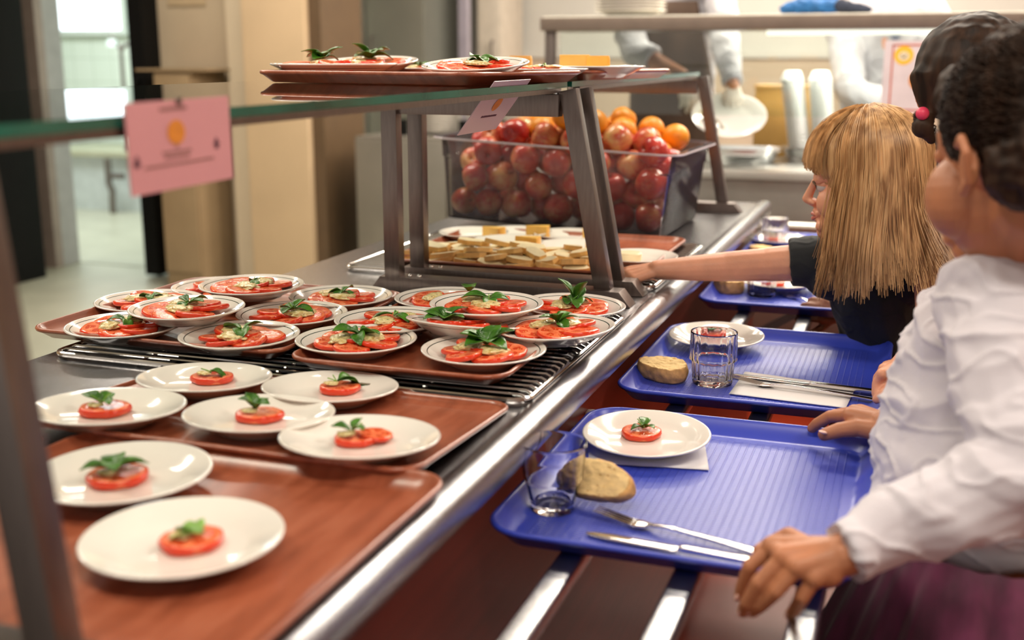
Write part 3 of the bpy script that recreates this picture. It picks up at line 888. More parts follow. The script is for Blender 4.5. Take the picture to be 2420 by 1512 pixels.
def sprig(loc, seed, n=5, L=0.03, W=0.016, up=0.7, label='', stem=True, yaw=None, mat=None, spread=6.28):
    rr_ = random.Random(seed)
    bm = bmesh.new()
    y0 = rr_.uniform(0, 6.28) if yaw is None else yaw
    for i in range(n):
        a = y0 + spread * i / max(1, n) + rr_.uniform(-.3, .3)
        p = up * rr_.uniform(0.5, 1.25)
        leaf_into(bm, Vector((0.002 * math.cos(a), 0.002 * math.sin(a), 0.0015 + 0.001 * (i % 3))), a, p, L * rr_.uniform(0.8, 1.15), W * rr_.uniform(0.85, 1.15), rr_.uniform(0.5, 1.5), rr_.uniform(-.35, .35), 0)
    if stem:
        for i in range(2):
            a = y0 + rr_.uniform(0, 6.28)
            tube(bm, [(0, 0, 0.002), (0.006 * math.cos(a), 0.006 * math.sin(a), 0.003 + 0.006 * up), (0.012 * math.cos(a), 0.012 * math.sin(a), 0.004 + 0.01 * up)], 0.0009, 5, mi=1)
    me = bpy.data.meshes.new('lettuce_sprig'); bm.to_mesh(me); bm.free()
    me.materials.append(mat or leaf_m); me.materials.append(leaf_light)
    o = new_obj('lettuce_sprig', me, None, loc)
    md = o.modifiers.new('t', 'SOLIDIFY'); md.thickness = 0.0007
    return tag(o, label, 'salad leaf')
SA = []
for s in range(4):
    bm = bmesh.new()
    bmesh.ops.create_icosphere(bm, subdivisions=4, radius=1.0)
    for v_ in bm.verts:
        c_ = v_.co.copy()
        k_ = 1 + 0.38 * noise.noise(c_ * 1.5 + Vector((s * 9, 0, 0))) + 0.16 * noise.noise(c_ * 5 + Vector((0, s * 5, 0)))
        v_.co = Vector((c_.x * k_ * 0.021, c_.y * k_ * 0.015, max(-0.0015, c_.z * 0.0042 * k_)))
    me = bpy.data.meshes.new('dressing'); bm.to_mesh(me); bm.free(); me.materials.append(sauce_m)
    me.polygons.foreach_set('use_smooth', [True] * len(me.polygons)); SA.append(me)

def place_plate(u, v, zb, mesh, label, tilt=(0, 0), sc=1.0, rz=0.0, group=None, yy=None):
    if 0.86 < zb < 0.9:      # the five plates of the slightly tipped tray in the well
        for _ in range(6):
            p = PZ(u, v, zb + 0.019 * sc); zb = 0.9082 - (p.y - 1.1825) * 0.060
        tilt = (-0.060, 0)
    p = PZ(u, v, zb + 0.019 * sc) if yy is None else PY(u, v, yy)
    o = new_obj('plate', mesh, None, (p.x, p.y, zb))
    o.rotation_euler = (tilt[0], tilt[1], rz); o.scale = (sc,) * 3
    return tag(o, label, 'plate', group)
def onp(o, x, y, z):
    return o.matrix_basis @ Vector((x, y, z)) if True else None
def slice_on(pl, x, y, z, s, tilt, az, label, group=None, idx=0):
    M = pl.matrix_basis @ Matrix.Translation((x, y, z)) @ Matrix.Rotation(az, 4, 'Z') @ Matrix.Rotation(tilt, 4, 'Y') @ Matrix.Rotation(idx * 1.3, 4, 'Z') @ Matrix.Diagonal((s, s, s * (1.2 if abs(tilt) > 0.04 else 1.5), 1))
    o = new_obj('tomato_slice', TS[idx % 5], None)
    o.matrix_basis = M
    return tag(o, label, 'tomato slice', group)

# -- small plates with one slice: (u, v, base z, scale, slices[(du,dv,s)], leaf, description)
small = [
    (483, 893, 0.8875, 1.0, [(18, -4, 0.98)], dict(seed=3, n=2, L=0.034, W=0.020, up=0.10, yaw=0.3, spread=0.9), 'back left plate of the five'),
    (780, 915, 0.8875, 1.0, [(22, -2, 0.94)], dict(seed=5, n=2, L=0.034, W=0.021, up=0.35, yaw=0.9, spread=0.9), 'back right plate of the five'),
    (255, 962, 0.8875, 1.02, [(-8, 3, 1.02)], dict(seed=8, n=3, L=0.028, W=0.020, up=0.9), 'left plate of the five'),
    (612, 978, 0.8875, 1.0, [(0, 0, 0.98)], dict(seed=11, n=4, L=0.026, W=0.019, up=1.1), 'middle plate of the five'),
    (850, 1033, 0.8875, 1.0, [(-10, 0, 0.85), (36, -6, 0.7)], dict(seed=13, n=3, L=0.027, W=0.015, up=0.6), 'front right plate of the five'),
    (288, 1117, 0.9072, 1.02, [(-10, 8, 1.02)], dict(seed=16, n=4, L=0.036, W=0.027, up=0.95), 'left plate on the nearest tray'),
    (433, 1268, 0.9072, 1.0, [(20, 6, 0.95)], dict(seed=18, n=2, L=0.044, W=0.030, up=0.25, yaw=2.9, spread=0.8), 'front plate on the nearest tray')]
for (u, v_, zb, sc, sl, lf, ds) in small:
    full = 'white plate with a small tomato starter, ' + ds
    pl = place_plate(u, v_, zb, PL, full, sc=sc * 0.995)
    c0_ = None
    for i, (du, dv, s) in enumerate(sl):
        q = PZ(u + du, v_ + dv, pl.location.z + 0.012) - Vector(pl.location)
        slice_on(pl, q.x, q.y, 0.0064 + i * 0.0045, s, 0.10 * i, 0, ('second smaller' if i else 'single' if len(sl) == 1 else 'larger') + ' tomato slice on the ' + ds, None, i + int(u) % 5)
        if i == 0: c0_ = q
    lf = dict(lf); light = ds.startswith('front plate')
    sprig(Vector(pl.location) + Vector((c0_.x + (0.012 if 'yaw' in lf and lf['yaw'] > 2 else -0.004), c0_.y, 0.0172)), label='green salad leaf on the tomato slice of the ' + ds, mat=leaf_light if light else None, stem=not light, **lf)
    sm = new_obj('dressing', SA[int(u) % 4], None, Vector(pl.location) + Vector((c0_.x - 0.008, c0_.y - 0.006, 0.0175))); sm.scale = (0.5, 0.5, 0.6)
    tag(sm, 'small dab of pale dressing on the ' + ds, 'dressing')

# -- banded plates with a ring of slices
def salad(u, v_, zb, ds, seed, n=6, lf=None, tilt=(0, 0), ring=0.039, sc=1.0, dress=2, yy=None):
    rr_ = random.Random(seed)
    pl = place_plate(u, v_, zb, PLB, 'banded plate of tomato salad, ' + ds, tilt=tilt, sc=sc, yy=yy)
    a0 = rr_.uniform(0, 6.28)
    g = 'tomato slices on the salad plate ' + ds
    DIR = ['right', 'back right', 'back', 'back left', 'left', 'front left', 'front', 'front right']
    for i in range(n):
        a = a0 + 2 * PI * i / n + rr_.uniform(-.1, .1)
        rg = ring * rr_.uniform(0.85, 1.08)
        sg = 1 if seed % 2 else -1
        # shingled: each round leans on its neighbour
        slice_on(pl, rg * math.cos(a), rg * math.sin(a), 0.0115 + rr_.uniform(0, 0.003), rr_.uniform(0.88, 1.10), sg * rr_.uniform(0.07, 0.19), a + PI / 2 + rr_.uniform(-.7, .7), DIR[int(((a + pl.rotation_euler.z + YAW * -1) % (2 * PI)) / (PI / 4) + 0.5) % 8] + ' tomato slice on the salad plate ' + ds, g, i + seed)
    slice_on(pl, 0.004, 0.002, 0.0175, 0.95, 0.08, a0, 'central tomato slice on the salad plate ' + ds, None, seed)
    for i in range(dress):
        a = a0 + 2.4 * i + 1
        c_ = pl.matrix_basis @ Vector((0.024 * math.cos(a), 0.024 * math.sin(a), 0.0235))
        d_ = new_obj('dressing', SA[(seed + i) % 4], None, c_); d_.rotation_euler = (0.06, 0.05, a + 1)
        d_.scale = (1.15, 1.1, 1.2)
        tag(d_, ('larger', 'other', 'third')[i] + ' mustard dressing on the salad plate ' + ds, 'dressing', 'dressing on the salad plate ' + ds)
    lf = dict(lf or {})
    off = lf.pop('off', (0.004, 0.0))
    c_ = pl.matrix_basis @ Vector((0, 0, 0.0255))
    sprig(c_ + Vector((off[0], off[1], 0)), seed + 100, label='lettuce sprig on the salad plate ' + ds, **lf)
    return pl
B = 0.9165
salad(295, 769, B, 'front left of the left rack tray', 1, 6, dict(n=3, L=0.029, W=0.019, up=0.5), tilt=(0, 0))
salad(352, 711, B, 'half hidden, left edge of left rack tray', 2, 5, dict(n=3, L=0.024, W=0.017, up=0.5))
salad(442, 728, B + 0.0225, 'stacked high, left side of left rack tray', 3, 6, dict(n=4, L=0.029, W=0.018, up=0.5))
salad(525, 678, B, 'mostly hidden, back of the left rack tray', 4, 5, dict(n=2, L=0.024, W=0.017, up=0.3))
salad(595, 674, B + 0.0225, 'topmost at the back of left rack tray', 5, 6, dict(n=2, L=0.027, W=0.018, up=0.2))
salad(690, 741, B, 'right of centre on the left rack tray', 6, 6, dict(n=4, L=0.032, W=0.021, up=0.6))
salad(806, 700, B, 'far right corner of the left rack tray', 7, 6, dict(n=4, L=0.032, W=0.018, up=0.4))
salad(566, 792, B, 'front right corner of the left rack tray', 8, 6, dict(n=3, L=0.037, W=0.022, up=0.5))
salad(842, 802, B, 'front left of the right rack tray', 9, 6, dict(n=6, L=0.041, W=0.025, up=0.45))
salad(925, 756, B + 0.002, 'middle left of the right rack tray', 10, 6, dict(n=3, L=0.044, W=0.019, up=0.25))
salad(1055, 705, B, 'half hidden, back of the right rack tray', 11, 5, dict(n=2, L=0.032, W=0.026, up=0.9, off=(0.03, 0.03)))
salad(1095, 764, B + 0.011, 'steeply tilted, middle of right rack tray', 12, 5, dict(n=6, L=0.041, W=0.029, up=1.0, off=(-0.018, -0.03)), tilt=(-0.17, 0.03), dress=1)
salad(1150, 718, B + 0.029, 'stacked highest on the right rack tray', 13, 6, dict(n=4, L=0.039, W=0.023, up=0.3))
salad(1352, 722, B, 'beside the frame legs, right rack tray', 14, 6, dict(n=7, L=0.041, W=0.025, up=1.0), tilt=(0, 0.02))
salad(1315, 774, B + 0.009, 'right edge of the right rack tray', 15, 6, dict(n=6, L=0.032, W=0.019, up=0.8), tilt=(0, -0.05))
salad(1143, 826, B, 'front right corner of the right rack tray', 16, 6, dict(n=8, L=0.041, W=0.031, up=1.0))
TB = 1.3065
salad(790, 156, TB, 'left end of the glass shelf', 17, 6, dict(n=8, L=0.040, W=0.026, up=0.95, off=(-0.025, 0)), sc=1.30, ring=0.046, yy=1.955)
salad(866, 146, TB + 0.007, 'second from left on the glass shelf', 18, 6, dict(n=9, L=0.044, W=0.028, up=0.85, off=(0.01, 0)), tilt=(0.10, 0), sc=1.14, ring=0.043, yy=2.09)
salad(985, 137, 1.304, 'nearly hidden, behind on the glass shelf', 21, 4, dict(n=5, L=0.04, W=0.016, up=0.45), sc=0.9, yy=2.30)
salad(1125, 150, TB + 0.009, 'near centre of the glass shelf', 19, 6, dict(n=6, L=0.032, W=0.018, up=0.35), tilt=(0.115, 0), sc=1.0, yy=1.83)
salad(1285, 160, TB, 'partly hidden left of the frame legs', 20, 5, dict(n=1, L=0.015, W=0.01, up=0.2), sc=0.9, yy=2.04)

# -- meal trays: plates with small starter
def meal_plate(u, v_, ds, leaf=True, sc=1.0, seed=1, sl=(6, 2), tilt=0.0):
    pl = place_plate(u, v_, 0.8045 + tilt * 0.06, PL, 'white plate ' + ds, sc=sc, tilt=(tilt, 0))
    q = PZ(u + sl[0] * 0 - 12 * (sc), v_ + 2, 0.817) - Vector(pl.location)
    slice_on(pl, q.x, q.y, 0.0064, 0.95, 0, 0, 'tomato slice on the white plate ' + ds, None, seed)
    sprig(Vector(pl.location) + Vector((q.x + 0.003, q.y + 0.004, 0.0165)), seed + 40, n=3, L=0.024, W=0.019, up=0.9, label='salad leaf on the white plate ' + ds)
    return pl
meal_plate(1528, 1024, 'on the nearest blue tray, over a napkin', seed=2, sc=1.0, tilt=0.05)
meal_plate(1693, 792, 'on the second blue tray', seed=3, tilt=0.04)
meal_plate(1840, 665, 'on the third blue tray behind the glass', seed=4, sc=1.0)
meal_plate(1838, 563, 'on the farthest blue tray', seed=5)

# -- glasses
def tumbler(u, v_, label, rb, rt, h, fl, mat, zb=0.8028):
    p = PZ(u, v_, zb)
    w_ = 0.0022 if fl else 0.0015
    hm = h * 0.47
    rm0, rm1 = rb * 1.05, rb * 1.13
    if not fl: rm0 = rb + (rt - rb) * 0.5; rm1 = rm0 + 0.001
    fw = (lambda a, r, z: 1 + (0.022 * math.cos(18 * a) if 0.006 < z < h - 0.008 and r > 0.01 else 0)) if fl else None
    bm = bmesh.new()
    def dense(pr):
        out = [pr[0]]
        for (r0, z0), (r1, z1) in zip(pr, pr[1:]):
            L_ = math.hypot(r1 - r0, z1 - z0)
            if L_ > 0.006:
                for t_ in (0.0012 / L_, 0.5, 1 - 0.0012 / L_): out.append((r0 + (r1 - r0) * t_, z0 + (z1 - z0) * t_))
            out.append((r1, z1))
        return out
    lathe(bm, dense([(0, 0.001), (rb - 0.004, 0), (rb - 0.001, 0.001), (rb, 0.004), (rm0, hm - 0.003), (rm1 + 0.001, hm), (rm1 + 0.0016, hm + 0.002), (rt, h - 0.003), (rt, h), (rt - w_ * 0.6, h + 0.0006), (rt - w_, h - 0.001),
               (rm1 - w_, hm + 0.003), (rm0 - w_, hm - 0.002), (rb - w_ - 0.001, 0.011), (rb * 0.6, 0.0085), (0, 0.008)]), 144 if fl else 64, wob=fw)
    o = obj('tumbler', bm, mat, None, (p.x, p.y, zb), True, 50)
    return tag(o, label, 'glass')
tumbler(1306, 1203, 'clear plain tumbler standing on the nearest blue tray', 0.0265, 0.0415, 0.088, False, tumbler_m)
tumbler(1683, 905, 'fluted glass tumbler standing on the second blue tray', 0.034, 0.0395, 0.091, True, tumbler_m)
tumbler(1799, 698, 'fluted glass on the third blue tray partly behind the arm', 0.032, 0.037, 0.088, True, tumbler_m)
tumbler(1829, 585, 'glass on the farthest blue tray', 0.032, 0.037, 0.088, True, tumbler_m)

# -- bread
def bread(u, v_, label, rx, ry, th, rz, tilt, seed, zb=0.8028):
    p = PZ(u, v_, zb)
    bm = bmesh.new()
    bmesh.ops.create_icosphere(bm, subdivisions=5, radius=1.0)
    for vv in bm.verts:
        c_ = vv.co.copy()
        z = max(-1, min(1, c_.z * 2.6)); rr_ = math.hypot(c_.x, c_.y)
        a = math.atan2(c_.y, c_.x)
        e = 1.0 if abs(c_.z) > 0.385 else 1.0
        R = (math.sqrt(max(0.0, 1 - (c_.z) ** 2)) if abs(c_.z) < 0.385 else 0.923 * rr_ / 0.923)
        k_ = 1 + 0.10 * math.sin(2 * a + seed) + 0.06 * math.sin(3 * a + seed * 2) + 0.05 * noise.noise(c_ * 3 + Vector((seed, 0, 0)))
        nz_ = 0.0022 * noise.noise(Vector((c_.x * 5, c_.y * 5, seed))) + 0.0012 * noise.noise(Vector((c_.x * 14, c_.y * 14, seed)))
        vv.co = Vector((c_.x * rx * k_, c_.y * ry * k_, z * th / 2 + (nz_ if c_.z > 0 else 0)))
    for f in bm.faces:
        f.normal_update(); c_ = f.calc_center_median()
        f.material_index = 0 if abs(f.normal.z) > 0.75 and math.hypot(c_.x / rx, c_.y / ry) < 0.97 else 1
    me = bpy.data.meshes.new('bread_slice'); bm.to_mesh(me); bm.free(); me.materials.append(crumb_m); me.materials.append(crust_m)
    me.polygons.foreach_set('use_smooth', [True] * len(me.polygons))
    o = new_obj('bread_slice', me, None, (p.x, p.y, zb + th / 2 + abs(math.sin(tilt)) * ry))
    o.rotation_euler = (tilt, 0, rz)
    return tag(o, label, 'bread')
bread(1408, 1188, 'slice of bread on the nearest blue tray, seen partly through the glass', 0.049, 0.030, 0.017, -0.25, 0.75, 1.3)
bread(1568, 895, 'slice of crusty bread on the second blue tray', 0.044, 0.034, 0.026, -0.25, 0.12, 2.2)
bread(1722, 690, 'piece of bread on the third blue tray below the arm', 0.036, 0.027, 0.030, 0, 0.0, 3.1)
bread(1795, 600, 'piece of bread on the farthest blue tray', 0.036, 0.026, 0.022, 0, 0.0, 4.1)

# -- napkins
def napkin(label, pts, zb, seed):
    q = [PZ(u, v_, zb) for u, v_ in pts]
    c_ = sum(q, Vector()) / 4
    bm = bmesh.new(); N = 14
    for layer in range(3):
        g = []
        for i in range(N + 1):
            row = []
            for j in range(N + 1):
                s, t = i / N, j / N
                p = (q[0] * (1 - s) + q[1] * s) * (1 - t) + (q[3] * (1 - s) + q[2] * s) * t
                e = noise.noise(Vector((s * 4, t * 4, seed + layer * 3)))
                p = p + Vector((0.0012 * layer + 0.001 * math.sin(17 * s + seed) * (t > 0.95), -0.0012 * layer + 0.0012 * noise.noise(Vector((s * 22, seed, t))), 0.0006 + layer * 0.0009 + 0.0009 * max(0, e)))
                row.append(bm.verts.new(p - c_))
            g.append(row)
        for i in range(N):
            for j in range(N): bm.faces.new((g[i][j], g[i + 1][j], g[i + 1][j + 1], g[i][j + 1]))
    o = obj('paper_napkin', bm, paper_m, None, c_)
    md = o.modifiers.new('t', 'SOLIDIFY'); md.thickness = 0.0004
    return tag(o, label, 'napkin')
napkin('folded white paper napkin under the plate on the nearest blue tray', [(1392, 1094), (1672, 1112), (1652, 988), (1380, 968)], 0.8026, 1)
napkin('folded white paper napkin under the cutlery on the second blue tray', [(1722, 932), (1995, 966), (2020, 916), (1760, 880)], 0.8026, 4)

# -- cutlery
def cutlery(kind, label, a, b, za, zb_, knife):
    A = PZ(a[0], a[1], za); Bp = PZ(b[0], b[1], zb_)
    d = Bp - A; L = d.length
    t = thing(kind, label, kind.replace('table_', ''), A, rot=d.to_track_quat('X', 'Z').to_euler())
    # local x runs from the tip to the handle end
    def strip(name, prof, thick):
        bm = bmesh.new()
        lp = [(x, w) for x, w, z in prof]
        top = [[bm.verts.new((x, s * w, z + thick / 2 * (1 if s2 else -1))) for s, s2 in ((-1, 0), (1, 0), (1, 1), (-1, 1))] for x, w, z in prof]
        for r0, r1 in zip(top, top[1:]):
            for j in range(4): bm.faces.new((r0[j], r0[(j + 1) % 4], r1[(j + 1) % 4], r1[j]))
        bm.faces.new(top[0][::-1]); bm.faces.new(top[-1])
        bmesh.ops.bevel(bm, geom=[e for e in bm.edges], offset=thick * 0.2, segments=2, affect='EDGES', profile=0.6)
        return obj(name, bm, cutlery_m, t, None, True, 60)
    if knife:
        strip('blade', [(0.0, 0.001, 0.0016), (0.008, 0.0055, 0.0016), (0.03, 0.0085, 0.0016), (L * 0.50, 0.0085, 0.0016), (L * 0.54, 0.004, 0.0018)], 0.0012)
        strip('handle', [(L * 0.53, 0.0038, 0.0032), (L * 0.56, 0.0055, 0.0036), (L * 0.8, 0.0062, 0.0036), (L * 0.97, 0.0075, 0.0036), (L, 0.005, 0.0036)], 0.0052)
    else:
        for s in (-1.5, -0.5, 0.5, 1.5):
            bm = bmesh.new(); tube(bm, [(0, s * 0.0052, 0.008), (0.02, s * 0.0052, 0.0055), (0.045, s * 0.0050, 0.002), (0.052, s * 0.0045, 0.0015)], [0.0006, 0.0011, 0.0015, 0.0018], 6); obj('tine', bm, cutlery_m, t)
        strip('neck', [(0.048, 0.0098, 0.0014), (0.058, 0.0112, 0.0014), (0.068, 0.0085, 0.002), (0.076, 0.0042, 0.004), (0.095, 0.003, 0.006), (0.105, 0.0032, 0.006)], 0.0022)
        strip('handle', [(0.103, 0.0033, 0.006), (L * 0.75, 0.0050, 0.0040), (L * 0.95, 0.0078, 0.002), (L, 0.0055, 0.002)], 0.0028)
    return t
cutlery('table_knife', 'steel table knife lying along the near edge of the nearest blue tray', (1385, 1262), (1810, 1338), 0.8035, 0.8075, True)
cutlery('table_fork', 'steel fork with tines by the bread on the nearest blue tray', (1408, 1216), (1830, 1318), 0.8060, 0.8045, False)
cutlery('table_knife', 'steel table knife on the napkin of the second blue tray', (1728, 886), (2085, 932), 0.8072, 0.8072, True)
cutlery('table_fork', 'steel fork on the napkin of the second blue tray', (1728, 898), (2088, 950), 0.8090, 0.8062, False)
cutlery('table_fork', 'fork on the third blue tray beside the glass', (1832, 692), (1935, 722), 0.8045, 0.8045, False)

bit = sprig(PZ(597, 1076, 0.906) + Vector((0, 0, 0.0)), 77, n=2, L=0.008, W=0.007, up=0.1, label='tiny scrap of pale leaf dropped on the nearest brown tray', mat=leaf_light, stem=False)

# ================================================================== CHEESE
def wedge_mesh(name, L, W, H, mats, round_=0):
    bm = bmesh.new()
    pts = [(0, 0)]
    n_ = 5
    for i in range(n_ + 1):
        a = (i / n_ - 0.5) * W / L
        pts.append((L * math.cos(a), L * math.sin(a)))
    lo = [bm.verts.new((x, y, 0)) for x, y in pts]; hi = [bm.verts.new((x, y, H)) for x, y in pts]
    bm.faces.new(lo[::-1]); bm.faces.new(hi)
    for i in range(len(pts)):
        f = bm.faces.new((lo[i], lo[(i + 1) % len(pts)], hi[(i + 1) % len(pts)], hi[i]))
        if 0 < i < len(pts) - 1: f.material_index = 1
    bmesh.ops.bevel(bm, geom=bm.edges[:], offset=0.0012, segments=2, affect='EDGES', profile=0.6)
    me = bpy.data.meshes.new(name); bm.to_mesh(me); bm.free()
    for m in mats: me.materials.append(m)
    return me
WM = wedge_mesh('cheese_wedge', 0.058, 0.036, 0.030, [cheese_m, cheesedeep_m])
cps = [(1120, 549, 'back left', 2.6), (1222, 547, 'back middle', 2.9), (1195, 573, 'front middle', 2.8), (1345, 553, 'back right', 3.0), (1350, 580, 'front right', 2.7)]
for i, (u, v_, ds, a) in enumerate(cps):
    pl = place_plate(u, v_, 0.9165 + (0.008 if i == 2 else 0), PL, 'small white plate with a cheese wedge, ' + ds + ' behind the twin frames', tilt=(0.04 if i == 2 else 0, 0), sc=0.93)
    c_ = Vector(pl.location) + Vector((0.026 + (0.01 if i > 2 else 0), -0.012, 0.0062))
    o = new_obj('cheese_wedge', WM, None, c_); o.rotation_euler = (0.25 if i % 2 else 0, 0, a + 0.5)
    o.rotation_euler = (0, 0, a + 3.5)
    tag(o, 'yellow cheese wedge on the ' + ds + ' small plate', 'cheese')
pl = place_plate(1508, 605, 0.9165, PL, 'white plate with a thick pale cheese round right of the twin frames', sc=0.93)
bm = bmesh.new(); lathe(bm, [(0, 0), (0.024, 0), (0.027, 0.003), (0.027, 0.016), (0.024, 0.019), (0, 0.0195)], 32, wob=lambda a, r, z: 1 + 0.05 * math.sin(2 * a))
o = obj('cheese_round', bm, cream_m, None, Vector(pl.location) + Vector((-0.02, 0.0, 0.0062))); o.rotation_euler = (0.0, 0, 0); tag(o, 'thick pale cheese round on the plate by the reaching hand', 'cheese')

CS = []
for s in range(4):
    rr_ = random.Random(s + 30)
    bm = bmesh.new()
    L_, W_, H_ = rr_.uniform(0.060, 0.070), rr_.uniform(0.030, 0.037), rr_.uniform(0.010, 0.012)
    pts = [(-L_ / 2, -W_ * 0.12), (-L_ * 0.2, -W_ / 2), (L_ * 0.3, -W_ / 2), (L_ / 2, -W_ * 0.35), (L_ / 2, W_ * 0.25), (L_ * 0.15, W_ / 2), (-L_ * 0.3, W_ * 0.35)]
    lo = [bm.verts.new((x, y, 0)) for x, y in pts]; hi = [bm.verts.new((x * 0.97, y * 0.95, H_)) for x, y in pts]
    bm.faces.new(lo[::-1]).material_index = 1; bm.faces.new(hi)
    for i in range(len(pts)):
        f = bm.faces.new((lo[i], lo[(i + 1) % len(pts)], hi[(i + 1) % len(pts)], hi[i])); f.material_index = 1
    bmesh.ops.bevel(bm, geom=bm.edges[:], offset=0.0012, segments=2, affect='EDGES', profile=0.6)
    for f in bm.faces:
        f.normal_update(); f.material_index = 0 if abs(f.normal.z) > 0.85 else 1
    me = bpy.data.meshes.new('cheese_slice'); bm.to_mesh(me); bm.free(); me.materials.append(cream_m); me.materials.append(rind_m); CS.append(me)
cr = random.Random(12)
NTH = ['first', 'second', 'third', 'fourth', 'fifth', 'sixth', 'seventh', 'eighth', 'ninth', 'tenth', 'eleventh', 'twelfth', 'thirteenth', 'fourteenth', 'fifteenth', 'sixteenth', 'seventeenth', 'eighteenth', 'nineteenth', 'twentieth']
cnt = 0
for layer, (x0, x1, y0, y1, nx, ny) in enumerate([(-1.02, -0.60, 2.195, 2.39, 7, 5), (-1.01, -0.61, 2.20, 2.38, 7, 4), (-0.99, -0.64, 2.22, 2.35, 6, 3)]):
    for i in range(nx):
        for j in range(ny):
            if layer == 2 and cr.random() < 0.35: continue
            x = x0 + (x1 - x0) * (i + 0.5 + 0.5 * (j % 2) - 0.25) / nx + cr.uniform(-.006, .006); y = y0 + (y1 - y0) * (j + 0.5) / ny + cr.uniform(-.004, .004)
            o = new_obj('cheese_slice', CS[cr.randrange(4)], None, (x, y, 0.9172 + layer * 0.0115 + cr.uniform(0, 0.004)))
            o.rotation_euler = (cr.uniform(-.22, .30), cr.uniform(-.22, .22), cr.uniform(-0.8, 0.8) + (PI if cr.random() < 0.5 else 0))
            tag(o, 'cheese piece in the ' + ('bottom', 'middle', 'top')[layer] + ' layer, ' + NTH[j] + ' row back, ' + NTH[i] + ' from the left', 'cheese', 'heap of soft cheese pieces')
            cnt += 1
# cheese on the glass shelf
pl = place_plate(1412, 163, 1.3065, PL, 'white plate with yellow cheese on the far glass shelf', sc=1.04, yy=2.24)
cp_ = Vector(pl.location)
def chunk(name, label, loc, sx, sy, sz, mat, rz, taper=0.93):
    bm = bmesh.new()
    loft(bm, [[(x, y, 0) for x, y in rrect(sx, sy, sx * 0.15, 4)], [(x, y, sz * 0.82) for x, y in rrect(sx * 1.0, sy, sx * 0.15, 4)], [(x * taper, y * taper, sz) for x, y in rrect(sx, sy, sx * 0.2, 4)]])
    o = obj(name, bm, mat, None, loc); o.rotation_euler.z = rz
    return tag(o, label, 'cheese')
chunk('cheese_block', 'rounded yellow cheese block, right on the glass shelf plate', cp_ + Vector((0.004, -0.010, 0.0062)), 0.046, 0.03, 0.036, cheesedeep_m, 0.3)
W2M = wedge_mesh('cheese_wedge', 0.062, 0.040, 0.038, [cheese_m, cheesedeep_m])
o = new_obj('cheese_wedge', W2M, None, cp_ + Vector((-0.012, -0.012, 0.0062))); o.rotation_euler.z = 2.9; tag(o, 'large yellow cheese wedge, left on the glass shelf plate', 'cheese')
p = PY(1230, 130, 2.38); chunk('cheese_block', 'pale cheese piece at the back of the glass shelf behind the banded plate', (p.x, p.y, 1.3065), 0.05, 0.03, 0.042, cheese_m, 0.2)

# ================================================================== FRUIT BOX
FB = Vector((-0.878, 2.995, 0.902))
BW, BD, BH = 0.585, 0.41, 0.212
TILT = Matrix.Rotation(-0.025, 4, 'Y') 
bxm = bmesh.new()
def BL(w, d, r, z): return [(x, y, z) for x, y in rrect(w, d, r, 6)]
th = 0.004
loft(bxm, [BL(BW, BD, 0.03, 0), BL(BW + 0.008, BD + 0.008, 0.034, 0.006), BL(BW + 0.034, BD + 0.034, 0.045, BH * 0.75), BL(BW + 0.040, BD + 0.040, 0.045, BH * 0.77), BL(BW + 0.048, BD + 0.048, 0.05, BH - 0.004), BL(BW + 0.082, BD + 0.082, 0.06, BH - 0.003), BL(BW + 0.082, BD + 0.082, 0.06, BH + 0.001),
           BL(BW + 0.044, BD + 0.044, 0.048, BH + 0.001), BL(BW + 0.032, BD + 0.032, 0.041, BH * 0.77), BL(BW + 0.026, BD + 0.026, 0.041, BH * 0.75), BL(BW, BD, 0.03, 0.006)])
fb = obj('fruit_box', bxm, box_plastic, None, FB)
fb.rotation_euler = (0, 0.045, -0.035)
fb.location.z += 0.014
tag(fb, 'large clear plastic box full of apples and oranges on the counter', 'box')
RIM = bmesh.new()
loft(RIM, [BL(BW + 0.083, BD + 0.083, 0.061, BH - 0.0035), BL(BW + 0.086, BD + 0.086, 0.062, BH - 0.001), BL(BW + 0.083, BD + 0.083, 0.061, BH + 0.0015)], False, False)
obj('rim_bead', RIM, simple('milky_rim', (0.55, 0.48, 0.52), 0.2), fb)
